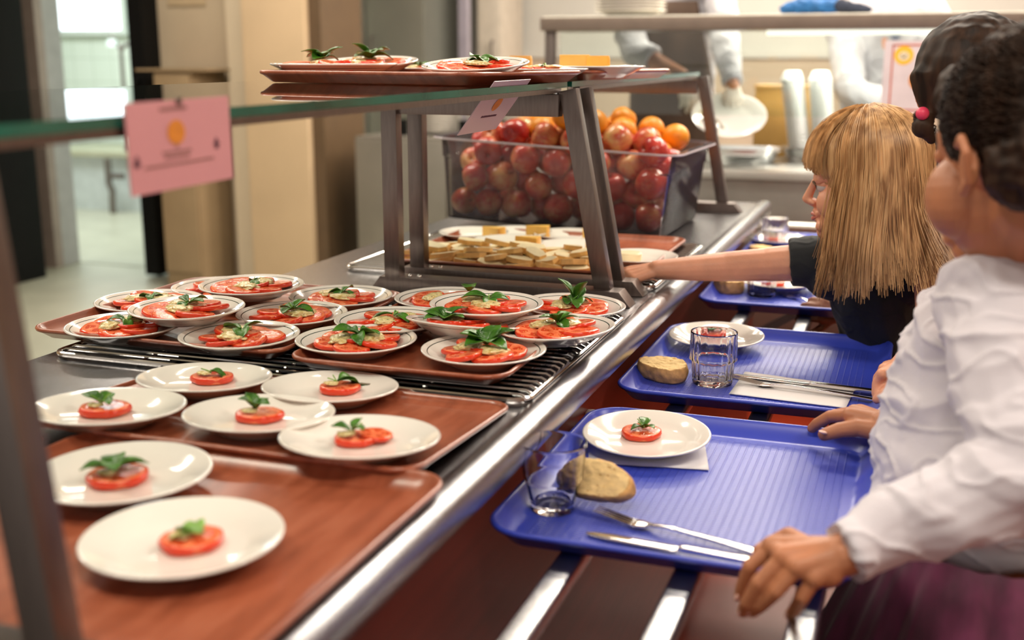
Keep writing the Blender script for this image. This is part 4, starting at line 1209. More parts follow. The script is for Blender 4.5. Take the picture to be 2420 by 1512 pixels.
FR = [(0, 0.036, 0.036, 0.036, 0.0356), (0, 0.112, 0.038, 0.038, 0.0375), (0, 0.192, 0.041, 0.041, 0.0406), (0, 0.311, 0.04, 0.04, 0.0404), (0, 0.412, 0.039, 0.039, 0.0389), (0, 0.487, 0.037, 0.037, 0.0365), (0, 0.562, 0.038, 0.038, 0.0383), (0, 0.149, 0.107, 0.039, 0.039), (0, 0.251, 0.093, 0.038, 0.0381), (0, 0.363, 0.101, 0.04, 0.0395), (0, 0.44, 0.111, 0.038, 0.0383), (0, 0.56, 0.223, 0.04, 0.0396), (1, 0.541, 0.299, 0.039, 0.039), (1, 0.562, 0.372, 0.038, 0.0376), (0, 0.1, 0.043, 0.169, 0.0387), (0, 0.07, 0.037, 0.1, 0.0373), (0, 0.2, 0.094, 0.098, 0.0387), (0, 0.252, 0.038, 0.091, 0.0375), (0, 0.364, 0.041, 0.102, 0.0411), (0, 0.455, 0.038, 0.103, 0.0379), (0, 0.558, 0.042, 0.118, 0.0416), (0, 0.096, 0.115, 0.092, 0.0371), (0, 0.305, 0.095, 0.097, 0.0393), (0, 0.501, 0.096, 0.083, 0.0393), (0, 0.562, 0.115, 0.038, 0.0384), (0, 0.562, 0.167, 0.094, 0.0383), (1, 0.561, 0.265, 0.106, 0.0391), (1, 0.037, 0.373, 0.114, 0.0365), (1, 0.5, 0.37, 0.161, 0.0396), (1, 0.562, 0.363, 0.113, 0.038), (0, 0.037, 0.095, 0.132, 0.0368), (0, 0.146, 0.039, 0.105, 0.0389), (0, 0.257, 0.098, 0.154, 0.0356), (0, 0.3, 0.038, 0.149, 0.0383), (0, 0.347, 0.038, 0.208, 0.038), (0, 0.428, 0.104, 0.133, 0.0404), (0, 0.496, 0.073, 0.156, 0.0382), (0, 0.038, 0.162, 0.183, 0.038), (0, 0.144, 0.102, 0.148, 0.0376), (0, 0.309, 0.158, 0.151, 0.0379), (0, 0.354, 0.096, 0.159, 0.0392), (0, 0.304, 0.236, 0.172, 0.037), (0, 0.561, 0.208, 0.16, 0.0394), (0, 0.112, 0.291, 0.158, 0.0396), (0, 0.154, 0.224, 0.163, 0.0384), (0, 0.286, 0.307, 0.166, 0.0365), (1, 0.379, 0.239, 0.167, 0.0389), (1, 0.442, 0.283, 0.185, 0.0397), (1, 0.517, 0.274, 0.168, 0.0384), (1, 0.102, 0.37, 0.154, 0.0399), (1, 0.326, 0.37, 0.154, 0.0399), (1, 0.376, 0.313, 0.164, 0.0368), (1, 0.422, 0.371, 0.175, 0.0387), (1, 0.544, 0.331, 0.212, 0.0385), (0, 0.163, 0.07, 0.214, 0.0387), (0, 0.208, 0.041, 0.156, 0.0406), (0, 0.261, 0.05, 0.212, 0.0374), (0, 0.309, 0.065, 0.268, 0.038), (0, 0.382, 0.087, 0.251, 0.036), (0, 0.409, 0.037, 0.165, 0.0372), (0, 0.558, 0.053, 0.196, 0.0379), (0, 0.093, 0.113, 0.202, 0.038), (0, 0.145, 0.168, 0.214, 0.0383), (0, 0.225, 0.116, 0.223, 0.0389), (0, 0.3, 0.114, 0.211, 0.0377), (0, 0.367, 0.146, 0.213, 0.0361), (0, 0.447, 0.08, 0.215, 0.0387), (0, 0.561, 0.115, 0.151, 0.039), (0, 0.071, 0.228, 0.168, 0.0371), (0, 0.199, 0.218, 0.231, 0.0375), (0, 0.204, 0.163, 0.162, 0.0406), (0, 0.265, 0.183, 0.21, 0.0397), (0, 0.334, 0.21, 0.238, 0.0398), (0, 0.442, 0.155, 0.193, 0.0393), (0, 0.514, 0.13, 0.21, 0.0387), (0, 0.038, 0.312, 0.155, 0.0379), (0, 0.176, 0.286, 0.204, 0.0392), (0, 0.23, 0.245, 0.167, 0.0383), (1, 0.259, 0.278, 0.229, 0.0375), (0, 0.333, 0.286, 0.22, 0.0385), (1, 0.423, 0.221, 0.228, 0.0379), (1, 0.497, 0.209, 0.205, 0.0391), (0, 0.117, 0.331, 0.223, 0.0373), (1, 0.175, 0.369, 0.187, 0.041), (1, 0.253, 0.372, 0.178, 0.0375), (1, 0.362, 0.358, 0.223, 0.0391), (1, 0.402, 0.289, 0.251, 0.037), (1, 0.47, 0.342, 0.226, 0.0374)]
bm = bmesh.new()
lathe(bm, [(0, -0.72), (0.12, -0.80), (0.30, -0.86), (0.50, -0.82), (0.72, -0.66), (0.90, -0.36), (0.99, 0.0), (1.0, 0.25), (0.93, 0.55), (0.76, 0.78), (0.52, 0.89), (0.32, 0.90), (0.16, 0.82), (0.05, 0.70), (0, 0.66)], 32, wob=lambda a, r, z: 1 + 0.018 * math.cos(5 * a) * (1 if z < 0 else 0.4))
me_apple = bpy.data.meshes.new('apple'); bmesh.ops.recalc_face_normals(bm, faces=bm.faces); bm.to_mesh(me_apple); bm.free(); me_apple.materials.append(apple_m); me_apple.polygons.foreach_set('use_smooth', [True] * len(me_apple.polygons))
for v_ in me_apple.vertices: v_.co *= 0.0385
bm = bmesh.new(); tube(bm, [(0, 0, 0.024), (0.0012, 0, 0.032), (0.004, 0.001, 0.040)], [0.0012, 0.001, 0.0016], 6)
me_stalk = bpy.data.meshes.new('stalk'); bm.to_mesh(me_stalk); bm.free(); me_stalk.materials.append(stem_m)
bm = bmesh.new(); bmesh.ops.create_uvsphere(bm, u_segments=32, v_segments=20, radius=0.0385)
for v_ in bm.verts:
    v_.co.z *= 0.95
    if v_.co.z > 0.033: v_.co.z -= (v_.co.z - 0.033) * 0.9
me_or = bpy.data.meshes.new('orange'); bm.to_mesh(me_or); bm.free(); me_or.materials.append(orange_m); me_or.polygons.foreach_set('use_smooth', [True] * len(me_or.polygons))
bm = bmesh.new(); lathe(bm, [(0, 0.0335), (0.003, 0.0338), (0.0035, 0.033), (0, 0.0325)], 10)
me_nav = bpy.data.meshes.new('navel'); bm.to_mesh(me_nav); bm.free(); me_nav.materials.append(simple('navel_green', (0.10, 0.14, 0.03), 0.6))
MB_ = fb.matrix_basis.copy()
fr_r = random.Random(5)
FRL = []
for (t_, x, y, z, r) in FR:
    loc = MB_ @ Vector(((x - 0.30) * 0.97, y - 0.205, z * 1.04 + 0.0065))
    top = z > 0.19
    if t_ == 0 and not (z > 0.15 and y > 0.27) and not (z > 0.185 and y > 0.19) and not z > 0.222:
        o = new_obj('apple', me_apple, None, loc)
        c_ = new_obj('stalk', me_stalk, o)
        FRL.append((o, 'apple', x, y, z, top)); tag(o, 'x', 'apple', 'apples heaped above the box rim' if top else 'apples inside the clear box')
    else:
        o = new_obj('orange', me_or, None, loc)
        c_ = new_obj('navel', me_nav, o)
        FRL.append((o, 'orange', x, y, z, top)); tag(o, 'x', 'orange', 'oranges on top of the fruit heap' if top else 'oranges inside the clear box')
    s = r / 0.0395
    o.scale = (s, s, s); o.rotation_euler = (fr_r.uniform(0, 6.28), fr_r.uniform(0, 6.28), fr_r.uniform(0, 6.28))

cells = {}
for e_ in FRL:
    o, kd, x, y, z, top = e_
    lv = 'heaped above the rim' if top else ('upper level' if z > 0.12 else 'middle level' if z > 0.06 else 'bottom level')
    rw = 'near side' if y < 0.135 else 'middle' if y < 0.27 else 'far side'
    cells.setdefault((kd, lv, rw), []).append((x, o))
for (kd, lv, rw), L_ in cells.items():
    L_.sort(key=lambda q: q[0])
    for i, (x, o) in enumerate(L_):
        o['label'] = kd + ' in the clear box, ' + lv + ', ' + rw + ', ' + (NTH[i] + ' from the left' if len(L_) > 1 else 'only one there')

# ================================================================== CARDS
def card(name, label, corners, mat, th_=0.0012):
    """flat card spanned by bottom-left, bottom-right, top-left points"""
    bl, br_, tl = corners
    X = br_ - bl; Z_ = tl - bl
    w, h = X.length, Z_.length
    X.normalize(); Nn = X.cross(Z_).normalized(); Zn = Nn.cross(X)
    M = Matrix((X, -Nn, Zn)).transposed().to_4x4(); M.translation = bl
    # local x right, local y into the card's back, local z up
    bm = bmesh.new(); box(bm, (0, 0, 0), (w, th_, h))
    o = obj(name, bm, mat, None, None, False); o.matrix_basis = M
    tag(o, label, 'sign')
    return o, w, h
def ink(parent, name, parts, mat, y=-0.0004):
    bm = bmesh.new()
    for (x0, z0, x1, z1) in parts: box(bm, (x0, y, z0), (x1, -0.00002, z1))
    return obj(name, bm, mat, parent, None, False)
def blob(parent, name, cx, cz, rx, rz_, mat, y=-0.0005, hole=None):
    bm = bmesh.new(); n = 32
    o0 = [bm.verts.new((cx + rx * math.cos(2 * PI * i / n), y, cz + rz_ * math.sin(2 * PI * i / n))) for i in range(n)]
    if hole:
        i0 = [bm.verts.new((cx + rx * hole * math.cos(2 * PI * i / n), y, cz + rz_ * hole * math.sin(2 * PI * i / n))) for i in range(n)]
        for i in range(n): bm.faces.new((o0[i], o0[(i + 1) % n], i0[(i + 1) % n], i0[i]))
    else: bm.faces.new(o0)
    return obj(name, bm, mat, parent, None, False)
def words(x0, x1, z, h, seed):
    r_ = random.Random(seed); out = []; x = x0
    while x < x1:
        w = r_.uniform(0.5, 1.1) * h
        out.append((x, z, min(x + w, x1), z + h * r_.uniform(0.75, 1.0))); x += w + h * 0.28
    return out
# pink card hung on the front edge of the near shelf
yA, yB = 0.765, 0.985
c1_ = (PX(312, 466, -0.612), PX(551, 420, -0.612), PX(310, 245, -0.612))
o, w, h = card('pink_card', 'pink printed card hanging from the front edge of the near glass shelf', c1_, pink_m)
ink(o, 'heading', words(w * 0.30, w * 0.56, h * 0.885, h * 0.05, 1), inksoft_m)
blob(o, 'orange_picture', w * 0.44, h * 0.64, w * 0.085, h * 0.14, orange_ink)
ink(o, 'caption', words(w * 0.30, w * 0.58, h * 0.405, h * 0.035, 2) + words(w * 0.32, w * 0.56, h * 0.35, h * 0.035, 3) + words(w * 0.13, w * 0.80, h * 0.27, h * 0.035, 4) + [(w * 0.425, h * 0.47, w * 0.455, h * 0.50)], inksoft_m)
ink(o, 'small_figure', [(w * 0.045, h * 0.30, w * 0.085, h * 0.40), (w * 0.055, h * 0.40, w * 0.075, h * 0.43), (w * 0.03, h * 0.33, w * 0.10, h * 0.345)], ink_m)
ink(o, 'small_figure', [(w * 0.82, h * 0.39, w * 0.86, h * 0.49), (w * 0.83, h * 0.49, w * 0.85, h * 0.52), (w * 0.805, h * 0.44, w * 0.875, h * 0.455)], ink_m)
ink(o, 'clip', [(w * 0.46, h * 0.95, w * 0.50, h * 1.03)], steel_dark, -0.002)
# pale pink card by the twin frames, sagging outwards
a_ = PD(1094, 296, 1.93); b_ = PD(1196, 268, 2.02); c_ = PD(1178, 196, 2.05)
c_ = PX(1172, 193, -0.613); b0_ = PX(1257, 184, -0.613)
a_ = c_ + Vector((-0.062, -0.005, -0.082)); b_ = Vector((a_.x, b0_.y - 0.005, a_.z))
o, w, h = card('pink_card', 'pale pink card hanging askew from the shelf edge left of the twin frames', (a_, b_, c_), pinkpale_m)
blob(o, 'orange_picture', w * 0.5, h * 0.55, w * 0.09, h * 0.13, orange_ink)
ink(o, 'caption', words(w * 0.2, w * 0.8, h * 0.80, h * 0.06, 5) + words(w * 0.3, w * 0.7, h * 0.30, h * 0.04, 6), ink_m)

# ================================================================== SECOND COUNTER (across the end)
cz2 = 0.92
fY = PZ(1750, 402, cz2).y
t = thing('rear_counter', 'stainless steel counter across the far end with an upper shelf on posts', 'counter', (0.0, fY + 0.35, 0))
O = Vector(t.location)
def rb(name, lo, hi, mat, bev=0.004): return boxobj(name, Vector(lo) - O, Vector(hi) - O, mat, t, bev)
xl = -1.50
rb('worktop', (xl, fY, cz2 - 0.035), (2.2, fY + 0.80, cz2), simple('pale_steel_top', (0.70, 0.70, 0.66), 0.3, 0.7), 0.01)
rb('front_panel', (xl + 0.02, fY + 0.03, 0.66), (2.18, fY + 0.05, cz2 - 0.035), simple('satin_steel', (0.42, 0.40, 0.37), 0.35, 0.8))
rb('lower_panel', (xl + 0.04, fY + 0.06, 0.12), (2.16, fY + 0.08, 0.66), simple('dark_brown_panel', (0.10, 0.055, 0.045), 0.4))
rb('plinth_or_shade', (xl + 0.06, fY + 0.1, 0.0), (2.14, fY + 0.7, 0.12), black_m)
rb('back_panel', (xl + 0.04, fY + 0.74, 0.12), (2.16, fY + 0.76, cz2 - 0.035), steel_dark)
for zz, yy in ((0.735, fY - 0.16), (0.70, fY - 0.28)):
    bm = bmesh.new(); tube(bm, [Vector((-0.62, yy, zz)) - O, Vector((2.1, yy, zz)) - O], 0.016, 10); obj('tray_rail', bm, simple('pale_rail', (0.68, 0.66, 0.6), 0.3, 0.8), t)
for xx in (-0.55, 0.6, 1.7):
    bm = bmesh.new(); beam(bm, Vector((xx, fY + 0.04, 0.70)) - O, Vector((xx, fY - 0.30, 0.685)) - O, 0.03, 0.02); obj('rail_bracket', bm, steel_dark, t)
s0, s1 = PY(1300, 73, fY + 0.1), PY(1300, 42, fY + 0.1)
bx0 = PY(1276, 60, fY + 0.1).x
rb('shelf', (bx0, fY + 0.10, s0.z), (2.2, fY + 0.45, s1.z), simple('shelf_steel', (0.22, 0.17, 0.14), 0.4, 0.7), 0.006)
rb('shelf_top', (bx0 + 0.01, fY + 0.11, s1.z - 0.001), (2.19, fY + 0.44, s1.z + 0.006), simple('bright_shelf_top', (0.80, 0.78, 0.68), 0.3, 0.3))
for xx in (bx0 + 0.028, 0.75, 2.1):
    rb('post', (xx - 0.02, fY + 0.14, cz2), (xx + 0.02, fY + 0.18, s0.z), frame_steel)
gp = boxobj('guard_pane', Vector((bx0 + 0.08, fY + 0.115, cz2 + 0.20)) - O, Vector((0.7, fY + 0.120, s0.z)) - O, glass_pane, t, 0)
# strip light added under the shelf to brighten the bowls and plate
rb('added_fill_strip', (-0.6, fY + 0.26, s0.z - 0.018), (1.2, fY + 0.32, s0.z - 0.001), diffuser_m, 0.002)
area('added_shelf_fill', (0.3, fY + 0.29, s0.z - 0.022), 1.7, 0.05, 11, (1.0, 0.95, 0.86))
# stack on the shelf
px_ = PY(1490, 30, fY + 0.27).x
for i in range(6):
    o = new_obj('plate', PLBIG, None, (px_ + rnd.uniform(-.004, .004), fY + 0.27, s1.z + 0.0065 + i * 0.0125)); o.scale = (1.25, 1.25, 1)
    tag(o, ORD[i] + ' plate up in the stack on the upper shelf of the rear counter', 'plate', 'plates stacked on the upper shelf')
# folded blue cloth on the shelf
bm = bmesh.new()
cx_ = PY(1900, 30, fY + 0.25).x
chain(bm, (Vector((cx_ - 0.07, fY + 0.22, s1.z + 0.028)), 0.020), (Vector((cx_ + 0.02, fY + 0.22, s1.z + 0.036)), 0.030), (Vector((cx_ + 0.12, fY + 0.24, s1.z + 0.032)), 0.024))
chain(bm, (Vector((cx_ - 0.02, fY + 0.28, s1.z + 0.045)), 0.026), (Vector((cx_ + 0.10, fY + 0.28, s1.z + 0.05)), 0.026))
o = fuse('folded_cloth', bm, blue_cloth, None, 0.005, 5, 0.6, folds(0.006, 22, (1, 1, 2)))
tag(o, 'crumpled bright blue cloth lying on the upper shelf of the rear counter', 'cloth')
bm = bmesh.new()
chain(bm, (Vector((cx_ + 0.14, fY + 0.22, s1.z + 0.035)), 0.026), (Vector((cx_ + 0.19, fY + 0.22, s1.z + 0.028)), 0.020), (Vector((cx_ + 0.24, fY + 0.23, s1.z + 0.02)), 0.012))
o2 = fuse('dark_glove', bm, dark_cloth, None, 0.005, 5, 0.6, folds(0.004, 30)); tag(o2, 'dark crumpled fabric beside the blue cloth on the upper shelf', 'cloth')

# notice hung below the shelf
q0 = PY(2080, 262, fY + 0.07); q1 = PY(2222, 262, fY + 0.07); q2 = PY(2082, 96, fY + 0.07)
q0.z = PY(2080, 268, fY + 0.07).z; q1 = Vector((q1.x, q0.y, q0.z)); q2 = Vector((q0.x, q0.y, q2.z))
o, w, h = card('paper_notice', 'white paper notice with a thin red border under the rear shelf', (q0, q1, q2), simple('lilac_paper', (0.66, 0.58, 0.62), 0.7))
bdr = 0.006
ink(o, 'red_border', [(w * .13, h * .04, w * .13 + bdr, h * .95), (w * .13, h * .95 - bdr, w * .93, h * .95), (w * .93 - bdr, h * .04, w * .93, h * .95), (w * .13, h * .04, w * .93, h * .04 + bdr)], red_ink, -0.0008)
blob(o, 'round_emblem', w * 0.33, h * 0.80, 0.034, 0.034, yellow_ink, -0.0009)
blob(o, 'emblem_centre', w * 0.33, h * 0.79, 0.019, 0.016, simple('pale_ink', (0.7, 0.62, 0.45), 0.6), -0.0012)
ink(o, 'emblem_marks', [(w * 0.33 - 0.010, h * 0.79, w * 0.33 - 0.005, h * 0.79 + 0.006), (w * 0.33 + 0.005, h * 0.79, w * 0.33 + 0.010, h * 0.79 + 0.006), (w * 0.33 - 0.007, h * 0.765, w * 0.33 + 0.007, h * 0.765 + 0.004)], simple('brown_ink', (0.15, 0.07, 0.02), 0.6), -0.0016)
blob(o, 'orange_picture', w * 0.60, h * 0.46, w * 0.16, h * 0.13, orange_ink, -0.0009)

# pans, bowls, board on the rear counter
def pan(name, label, u, v_, w, d, hh, mat, zb=cz2, cat='pan'):
    p = PZ(u, v_, zb)
    bm = bmesh.new()
    L = lambda ins, z: [(x, y, z) for x, y in rrect(w - 2 * ins, d - 2 * ins, min(w, d) * 0.35, 8)]
    loft(bm, [L(0.03, 0), L(0.012, hh * 0.9), L(0, hh * 0.95), L(0, hh), L(0.012, hh), L(0.035, 0.006)])
    return tag(obj(name, bm, mat, None, (p.x, p.y + d * 0.5, zb)), label, cat)
pan('serving_dish', 'oval steel serving dish on the rear counter below the held plate', 1735, 388, 0.34, 0.24, 0.05, simple('dish_steel', (0.75, 0.78, 0.78), 0.22, 0.8), cz2 + 0.001)
lid = pan('dish_cover', 'pale oval lid lying on the serving dish at the rear counter', 1742, 370, 0.29, 0.20, 0.028, simple('lid_steel', (0.80, 0.86, 0.90), 0.2, 0.6), cz2 + 0.052, 'lid')
pan('gastronorm_pan', 'shallow steel pan at the right of the rear counter', 1925, 388, 0.30, 0.26, 0.06, simple('pan_steel', (0.6, 0.6, 0.58), 0.25, 0.9))
BOWL = bmesh.new()
lathe(BOWL, [(0, 0.001), (0.028, 0), (0.034, 0.004), (0.046, 0.036), (0.048, 0.040), (0.045, 0.040), (0.032, 0.008), (0, 0.006)], 28)
mb = bpy.data.meshes.new('bowl'); BOWL.to_mesh(mb); BOWL.free(); mb.materials.append(simple('bowl_white', (0.90, 0.90, 0.86), 0.25, 0, 0.02, 10)); mb.polygons.foreach_set('use_smooth', [True] * len(mb.polygons))
for k_, (ub, ut) in enumerate(((1898, 1866), (1953, 1932))):
    p = PY(ub, 352, fY + 0.42)
    zb = cz2; ptop = PY(ut, 168, fY + 0.42)
    N_ = 22
    for i in range(N_):
        f_ = i / (N_ - 1)
        z_ = zb + 0.001 + (ptop.z - 0.04 - zb) * f_
        x_ = PY(ub + (ut - ub) * f_, 300, fY + 0.42).x
        o = new_obj('bowl', mb, None, (x_, fY + 0.42, z_)); o.scale = (1.0, 1.0, 1); o.rotation_euler.x = PI; o.location.z += 0.041
        tag(o, ORD[i] + ' bowl up in the ' + ('left' if k_ == 0 else 'right') + ' tall leaning stack on the rear counter', 'bowl', ('left' if k_ == 0 else 'right') + ' stack of white bowls')
p = PY(1880, 290, fY + 0.70)
bb_ = thing('storage_box', 'mustard yellow box behind the stacked bowls on the rear counter', 'box', (p.x, fY + 0.70, cz2))
boxobj('box_body', (-0.17, -0.07, 0), (0.13, 0.07, PY(1850, 208, fY + 0.63).z - cz2), mustard_m, bb_, 0.004)
boxobj('box_lid', (-0.175, -0.075, PY(1850, 208, fY + 0.63).z - cz2), (0.135, 0.075, PY(1850, 208, fY + 0.63).z - cz2 + 0.012), simple('mustard_lid', (0.6, 0.36, 0.12), 0.5), bb_, 0.003)

# ================================================================== PEOPLE
V = Vector
def rel(o, root):
    o.parent = root
    o.location = -Vector(root.location)
    return o
def headM(c, psi, pitch=0.0, roll=0.0, s=1.0):
    return Matrix.Translation(c) @ Matrix.Rotation(psi, 4, 'Z') @ Matrix.Rotation(pitch, 4, 'Y') @ Matrix.Rotation(roll, 4, 'X') @ Matrix.Scale(s, 4)
def head_into(bm, M, s=1.0, earx=-0.012, ears=True):
    def E(c, r, rotz=0.0, roty=0.0): ell(bm, M @ Matrix.Translation(c) @ Matrix.Rotation(rotz, 4, 'Z') @ Matrix.Rotation(roty, 4, 'Y'), r[0], r[1], r[2])
    def C(a, ra, b, rb): cap_bm(bm, M @ V(a), ra * s, M @ V(b), rb * s)
    E((-0.014, 0, 0.035), (0.090, 0.073, 0.078))
    E((0.026, 0, -0.032), (0.052, 0.057, 0.070))
    E((0.040, 0, 0.030), (0.044, 0.056, 0.048))
    for y in (-1, 1):
        E((0.050, 0.030 * y, -0.033), (0.026, 0.024, 0.028))
        C((0.074, 0.012 * y, 0.012), 0.010, (0.066, 0.036 * y, 0.010), 0.010)
        C((0.089, 0.008 * y, -0.031), 0.0055, (0.086, 0.009 * y, -0.033), 0.005)
        if not ears: continue
        pts = [(earx + 0.004, -0.016), (earx - 0.012, 0.020), (earx + 0.000, 0.026), (earx + 0.012, 0.018)]
        E((earx, 0.076 * y, -0.002), (0.013, 0.006, 0.024))
        C((earx - 0.010, 0.084 * y, -0.012), 0.0042, (earx - 0.015, 0.090 * y, 0.010), 0.0045)
        C((earx - 0.015, 0.090 * y, 0.010), 0.0045, (earx - 0.006, 0.089 * y, 0.024), 0.0045)
        C((earx - 0.006, 0.089 * y, 0.024), 0.0045, (earx + 0.010, 0.081 * y, 0.018), 0.004)
        C((earx + 0.002, 0.078 * y, -0.024), 0.0065, (earx - 0.008, 0.082 * y, -0.016), 0.005)
    C((0.083, 0, 0.004), 0.0065, (0.099, 0, -0.026), 0.0085)
    C((0.099, 0, -0.026), 0.0085, (0.088, 0, -0.034), 0.007)
    E((0.062, 0, -0.086), (0.022, 0.024, 0.018))
    C((0.076, -0.016, -0.052), 0.006, (0.084, 0, -0.049), 0.0065); C((0.076, 0.016, -0.052), 0.006, (0.084, 0, -0.049), 0.0065)
    C((0.076, -0.013, -0.062), 0.006, (0.082, 0, -0.062), 0.0072); C((0.076, 0.013, -0.062), 0.006, (0.082, 0, -0.062), 0.0072)
    C((0.072, -0.02, -0.074), 0.010, (0.072, 0.02, -0.074), 0.010)
def face_parts(root, M, s, skinmat):
    for y in (-1, 1):
        bm = bmesh.new(); bmesh.ops.create_uvsphere(bm, u_segments=20, v_segments=14, radius=0.0125 * s, matrix=Matrix.Translation(M @ V((0.0625, 0.028 * y, -0.002))))
        e = rel(obj('eye', bm, eye_m), root)
        bm = bmesh.new(); bmesh.ops.create_uvsphere(bm, u_segments=14, v_segments=10, radius=0.0062 * s, matrix=Matrix.Translation(M @ V((0.0704, 0.028 * y, -0.003))))
        i_ = obj('iris', bm, iris_m, e)
        bm = bmesh.new(); ell(bm, M @ Matrix.Translation((0.0620, 0.028 * y, 0.0018)) @ Matrix.Rotation(-0.25, 4, 'Y'), 0.0134, 0.0136, 0.0105, 18)
        rel(obj('eyelid', bm, skinmat), root)
        bm = bmesh.new(); tube(bm, [M @ V((0.076, 0.017 * y, 0.001)), M @ V((0.0805, 0.026 * y, 0.0055)), M @ V((0.074, 0.039 * y, 0.000))], [0.0012 * s, 0.0022 * s, 0.001 * s], 6)
        rel(obj('eyelash', bm, simple('lash', (0.10, 0.05, 0.02), 0.7)), root)
        bm = bmesh.new(); tube(bm, [M @ V((0.082, 0.014 * y, 0.021)), M @ V((0.080, 0.028 * y, 0.025)), M @ V((0.070, 0.042 * y, 0.019))], [0.0015 * s, 0.0022 * s, 0.001 * s], 6)
        rel(obj('eyebrow', bm, simple('brow', (0.28, 0.14, 0.06), 0.7)), root)
    bm = bmesh.new()
    tube(bm, [M @ V((0.0765, -0.019, -0.0565)), M @ V((0.0885, -0.006, -0.0525)), M @ V((0.0905, 0, -0.0530)), M @ V((0.0885, 0.006, -0.0525)), M @ V((0.0765, 0.019, -0.0565))], [0.001 * s, 0.0034 * s, 0.003 * s, 0.0034 * s, 0.001 * s], 8)
    tube(bm, [M @ V((0.0765, -0.019, -0.0570)), M @ V((0.0875, -0.007, -0.0610)), M @ V((0.0890, 0, -0.0615)), M @ V((0.0875, 0.007, -0.0610)), M @ V((0.0765, 0.019, -0.0570))], [0.001 * s, 0.0038 * s, 0.0045 * s, 0.0038 * s, 0.001 * s], 8)
    rel(obj('lips', bm, lip_m), root)

def finger(bm, pts, r0, r1):
    n = len(pts)
    for i in range(n - 1):
        ra = r0 + (r1 - r0) * i / (n - 1); rb_ = r0 + (r1 - r0) * (i + 1) / (n - 1)
        cap_bm(bm, pts[i], ra * 1.04, pts[i + 1], rb_, 12)
def hand(bm, W, F, U, side, s=1.0, curl=(0.35, 0.4, 0.3), spread=0.10, thumb=1, thumbdir=None):
    """W wrist, F towards the knuckles, U out of the back of the hand; side=+1 puts the thumb on F x U"""
    F = F.normalized(); U = (U - F * U.dot(F)).normalized(); S = F.cross(U) * side
    kn = []
    for i, (sd, ln) in enumerate(((0.024, 0.060), (0.008, 0.064), (-0.008, 0.060), (-0.023, 0.053))):
        K = W + F * ln * s + S * sd * s - U * (0.002 if i in (1, 2) else 0.004) * s
        kn.append(K)
        cap_bm(bm, W + S * sd * 0.45 * s, 0.0150 * s, K, 0.0115 * s, 12)
    for a, b in zip(kn, kn[1:]): cap_bm(bm, a, 0.0108 * s, b, 0.0108 * s, 12)
    cap_bm(bm, W + F * 0.02 * s + S * 0.012 * s - U * 0.006 * s, 0.014 * s, W + F * 0.045 * s - S * 0.01 * s - U * 0.006 * s, 0.013 * s, 12)
    for i, (L, K) in enumerate(zip((0.060, 0.068, 0.063, 0.050), kn)):
        d = (F + S * spread * (1.4 - i)).normalized(); p = K; pts = [p]; u = U.copy()
        ang = 0
        for seg, c in zip((0.44, 0.31, 0.25), curl):
            ang += c * (1 + 0.12 * i)
            dd = d * math.cos(ang) - U * math.sin(ang)
            p = p + dd * L * seg * s; pts.append(p)
        finger(bm, pts, 0.0088 * s, 0.0070 * s)
    td = thumbdir if thumbdir is not None else (F * 0.75 + S * 0.65 - U * 0.25)
    td = td.normalized()
    p0 = W + F * 0.016 * s + S * 0.020 * s - U * 0.006 * s
    p1 = p0 + (td + S * 0.25).normalized() * 0.026 * s
    p2 = p1 + td * 0.024 * s; p3 = p2 + (td - S * 0.2).normalized() * 0.018 * s
    finger(bm, [p0, p1, p2, p3], 0.0120 * s, 0.0078 * s)

def legs(bm, cx, cy, hz, sep, s, fwd, r=0.055):
    f = V((math.cos(fwd), math.sin(fwd), 0)); l = V((-math.sin(fwd), math.cos(fwd), 0)); c = V((cx, cy, 0))
    for y in (-1, 1):
        hp = c + l * sep * y + V((0, 0, hz)); kn = c + l * sep * y * 0.95 + f * 0.02 + V((0, 0, hz * 0.53)); an = c + l * sep * y * 0.9 + V((0, 0, 0.07))
        chain(bm, (hp, r), (kn, r * 0.68), (an, r * 0.48)); chain(bm, (an, r * 0.48), (an + f * 0.09 * s - V((0, 0, 0.035)), 0.026))
def shoes(root, cx, cy, sep, fwd, mat):
    f = V((math.cos(fwd), math.sin(fwd), 0)); l = V((-math.sin(fwd), math.cos(fwd), 0)); c = V((cx, cy, 0))
    for y in (-1, 1):
        bm = bmesh.new(); a = c + l * sep * y * 0.9
        chain(bm, (a + V((0, 0, 0.05)) - f * 0.02, 0.038), (a + f * 0.06 + V((0, 0, 0.040)), 0.038), (a + f * 0.12 + V((0, 0, 0.036)), 0.034))
        rel(fuse('shoe', bm, mat, None, 0.006, 3, 0.5, lambda co, n: V((co.x, co.y, max(0.003, co.z)))), root)

def strands(bm, paths, r=0.0009):
    for pts in paths:
        n = len(pts); rs = [r * (1.0 if i < n - 2 else 0.5) for i in range(n)]
        tube(bm, pts, rs, 3, False)

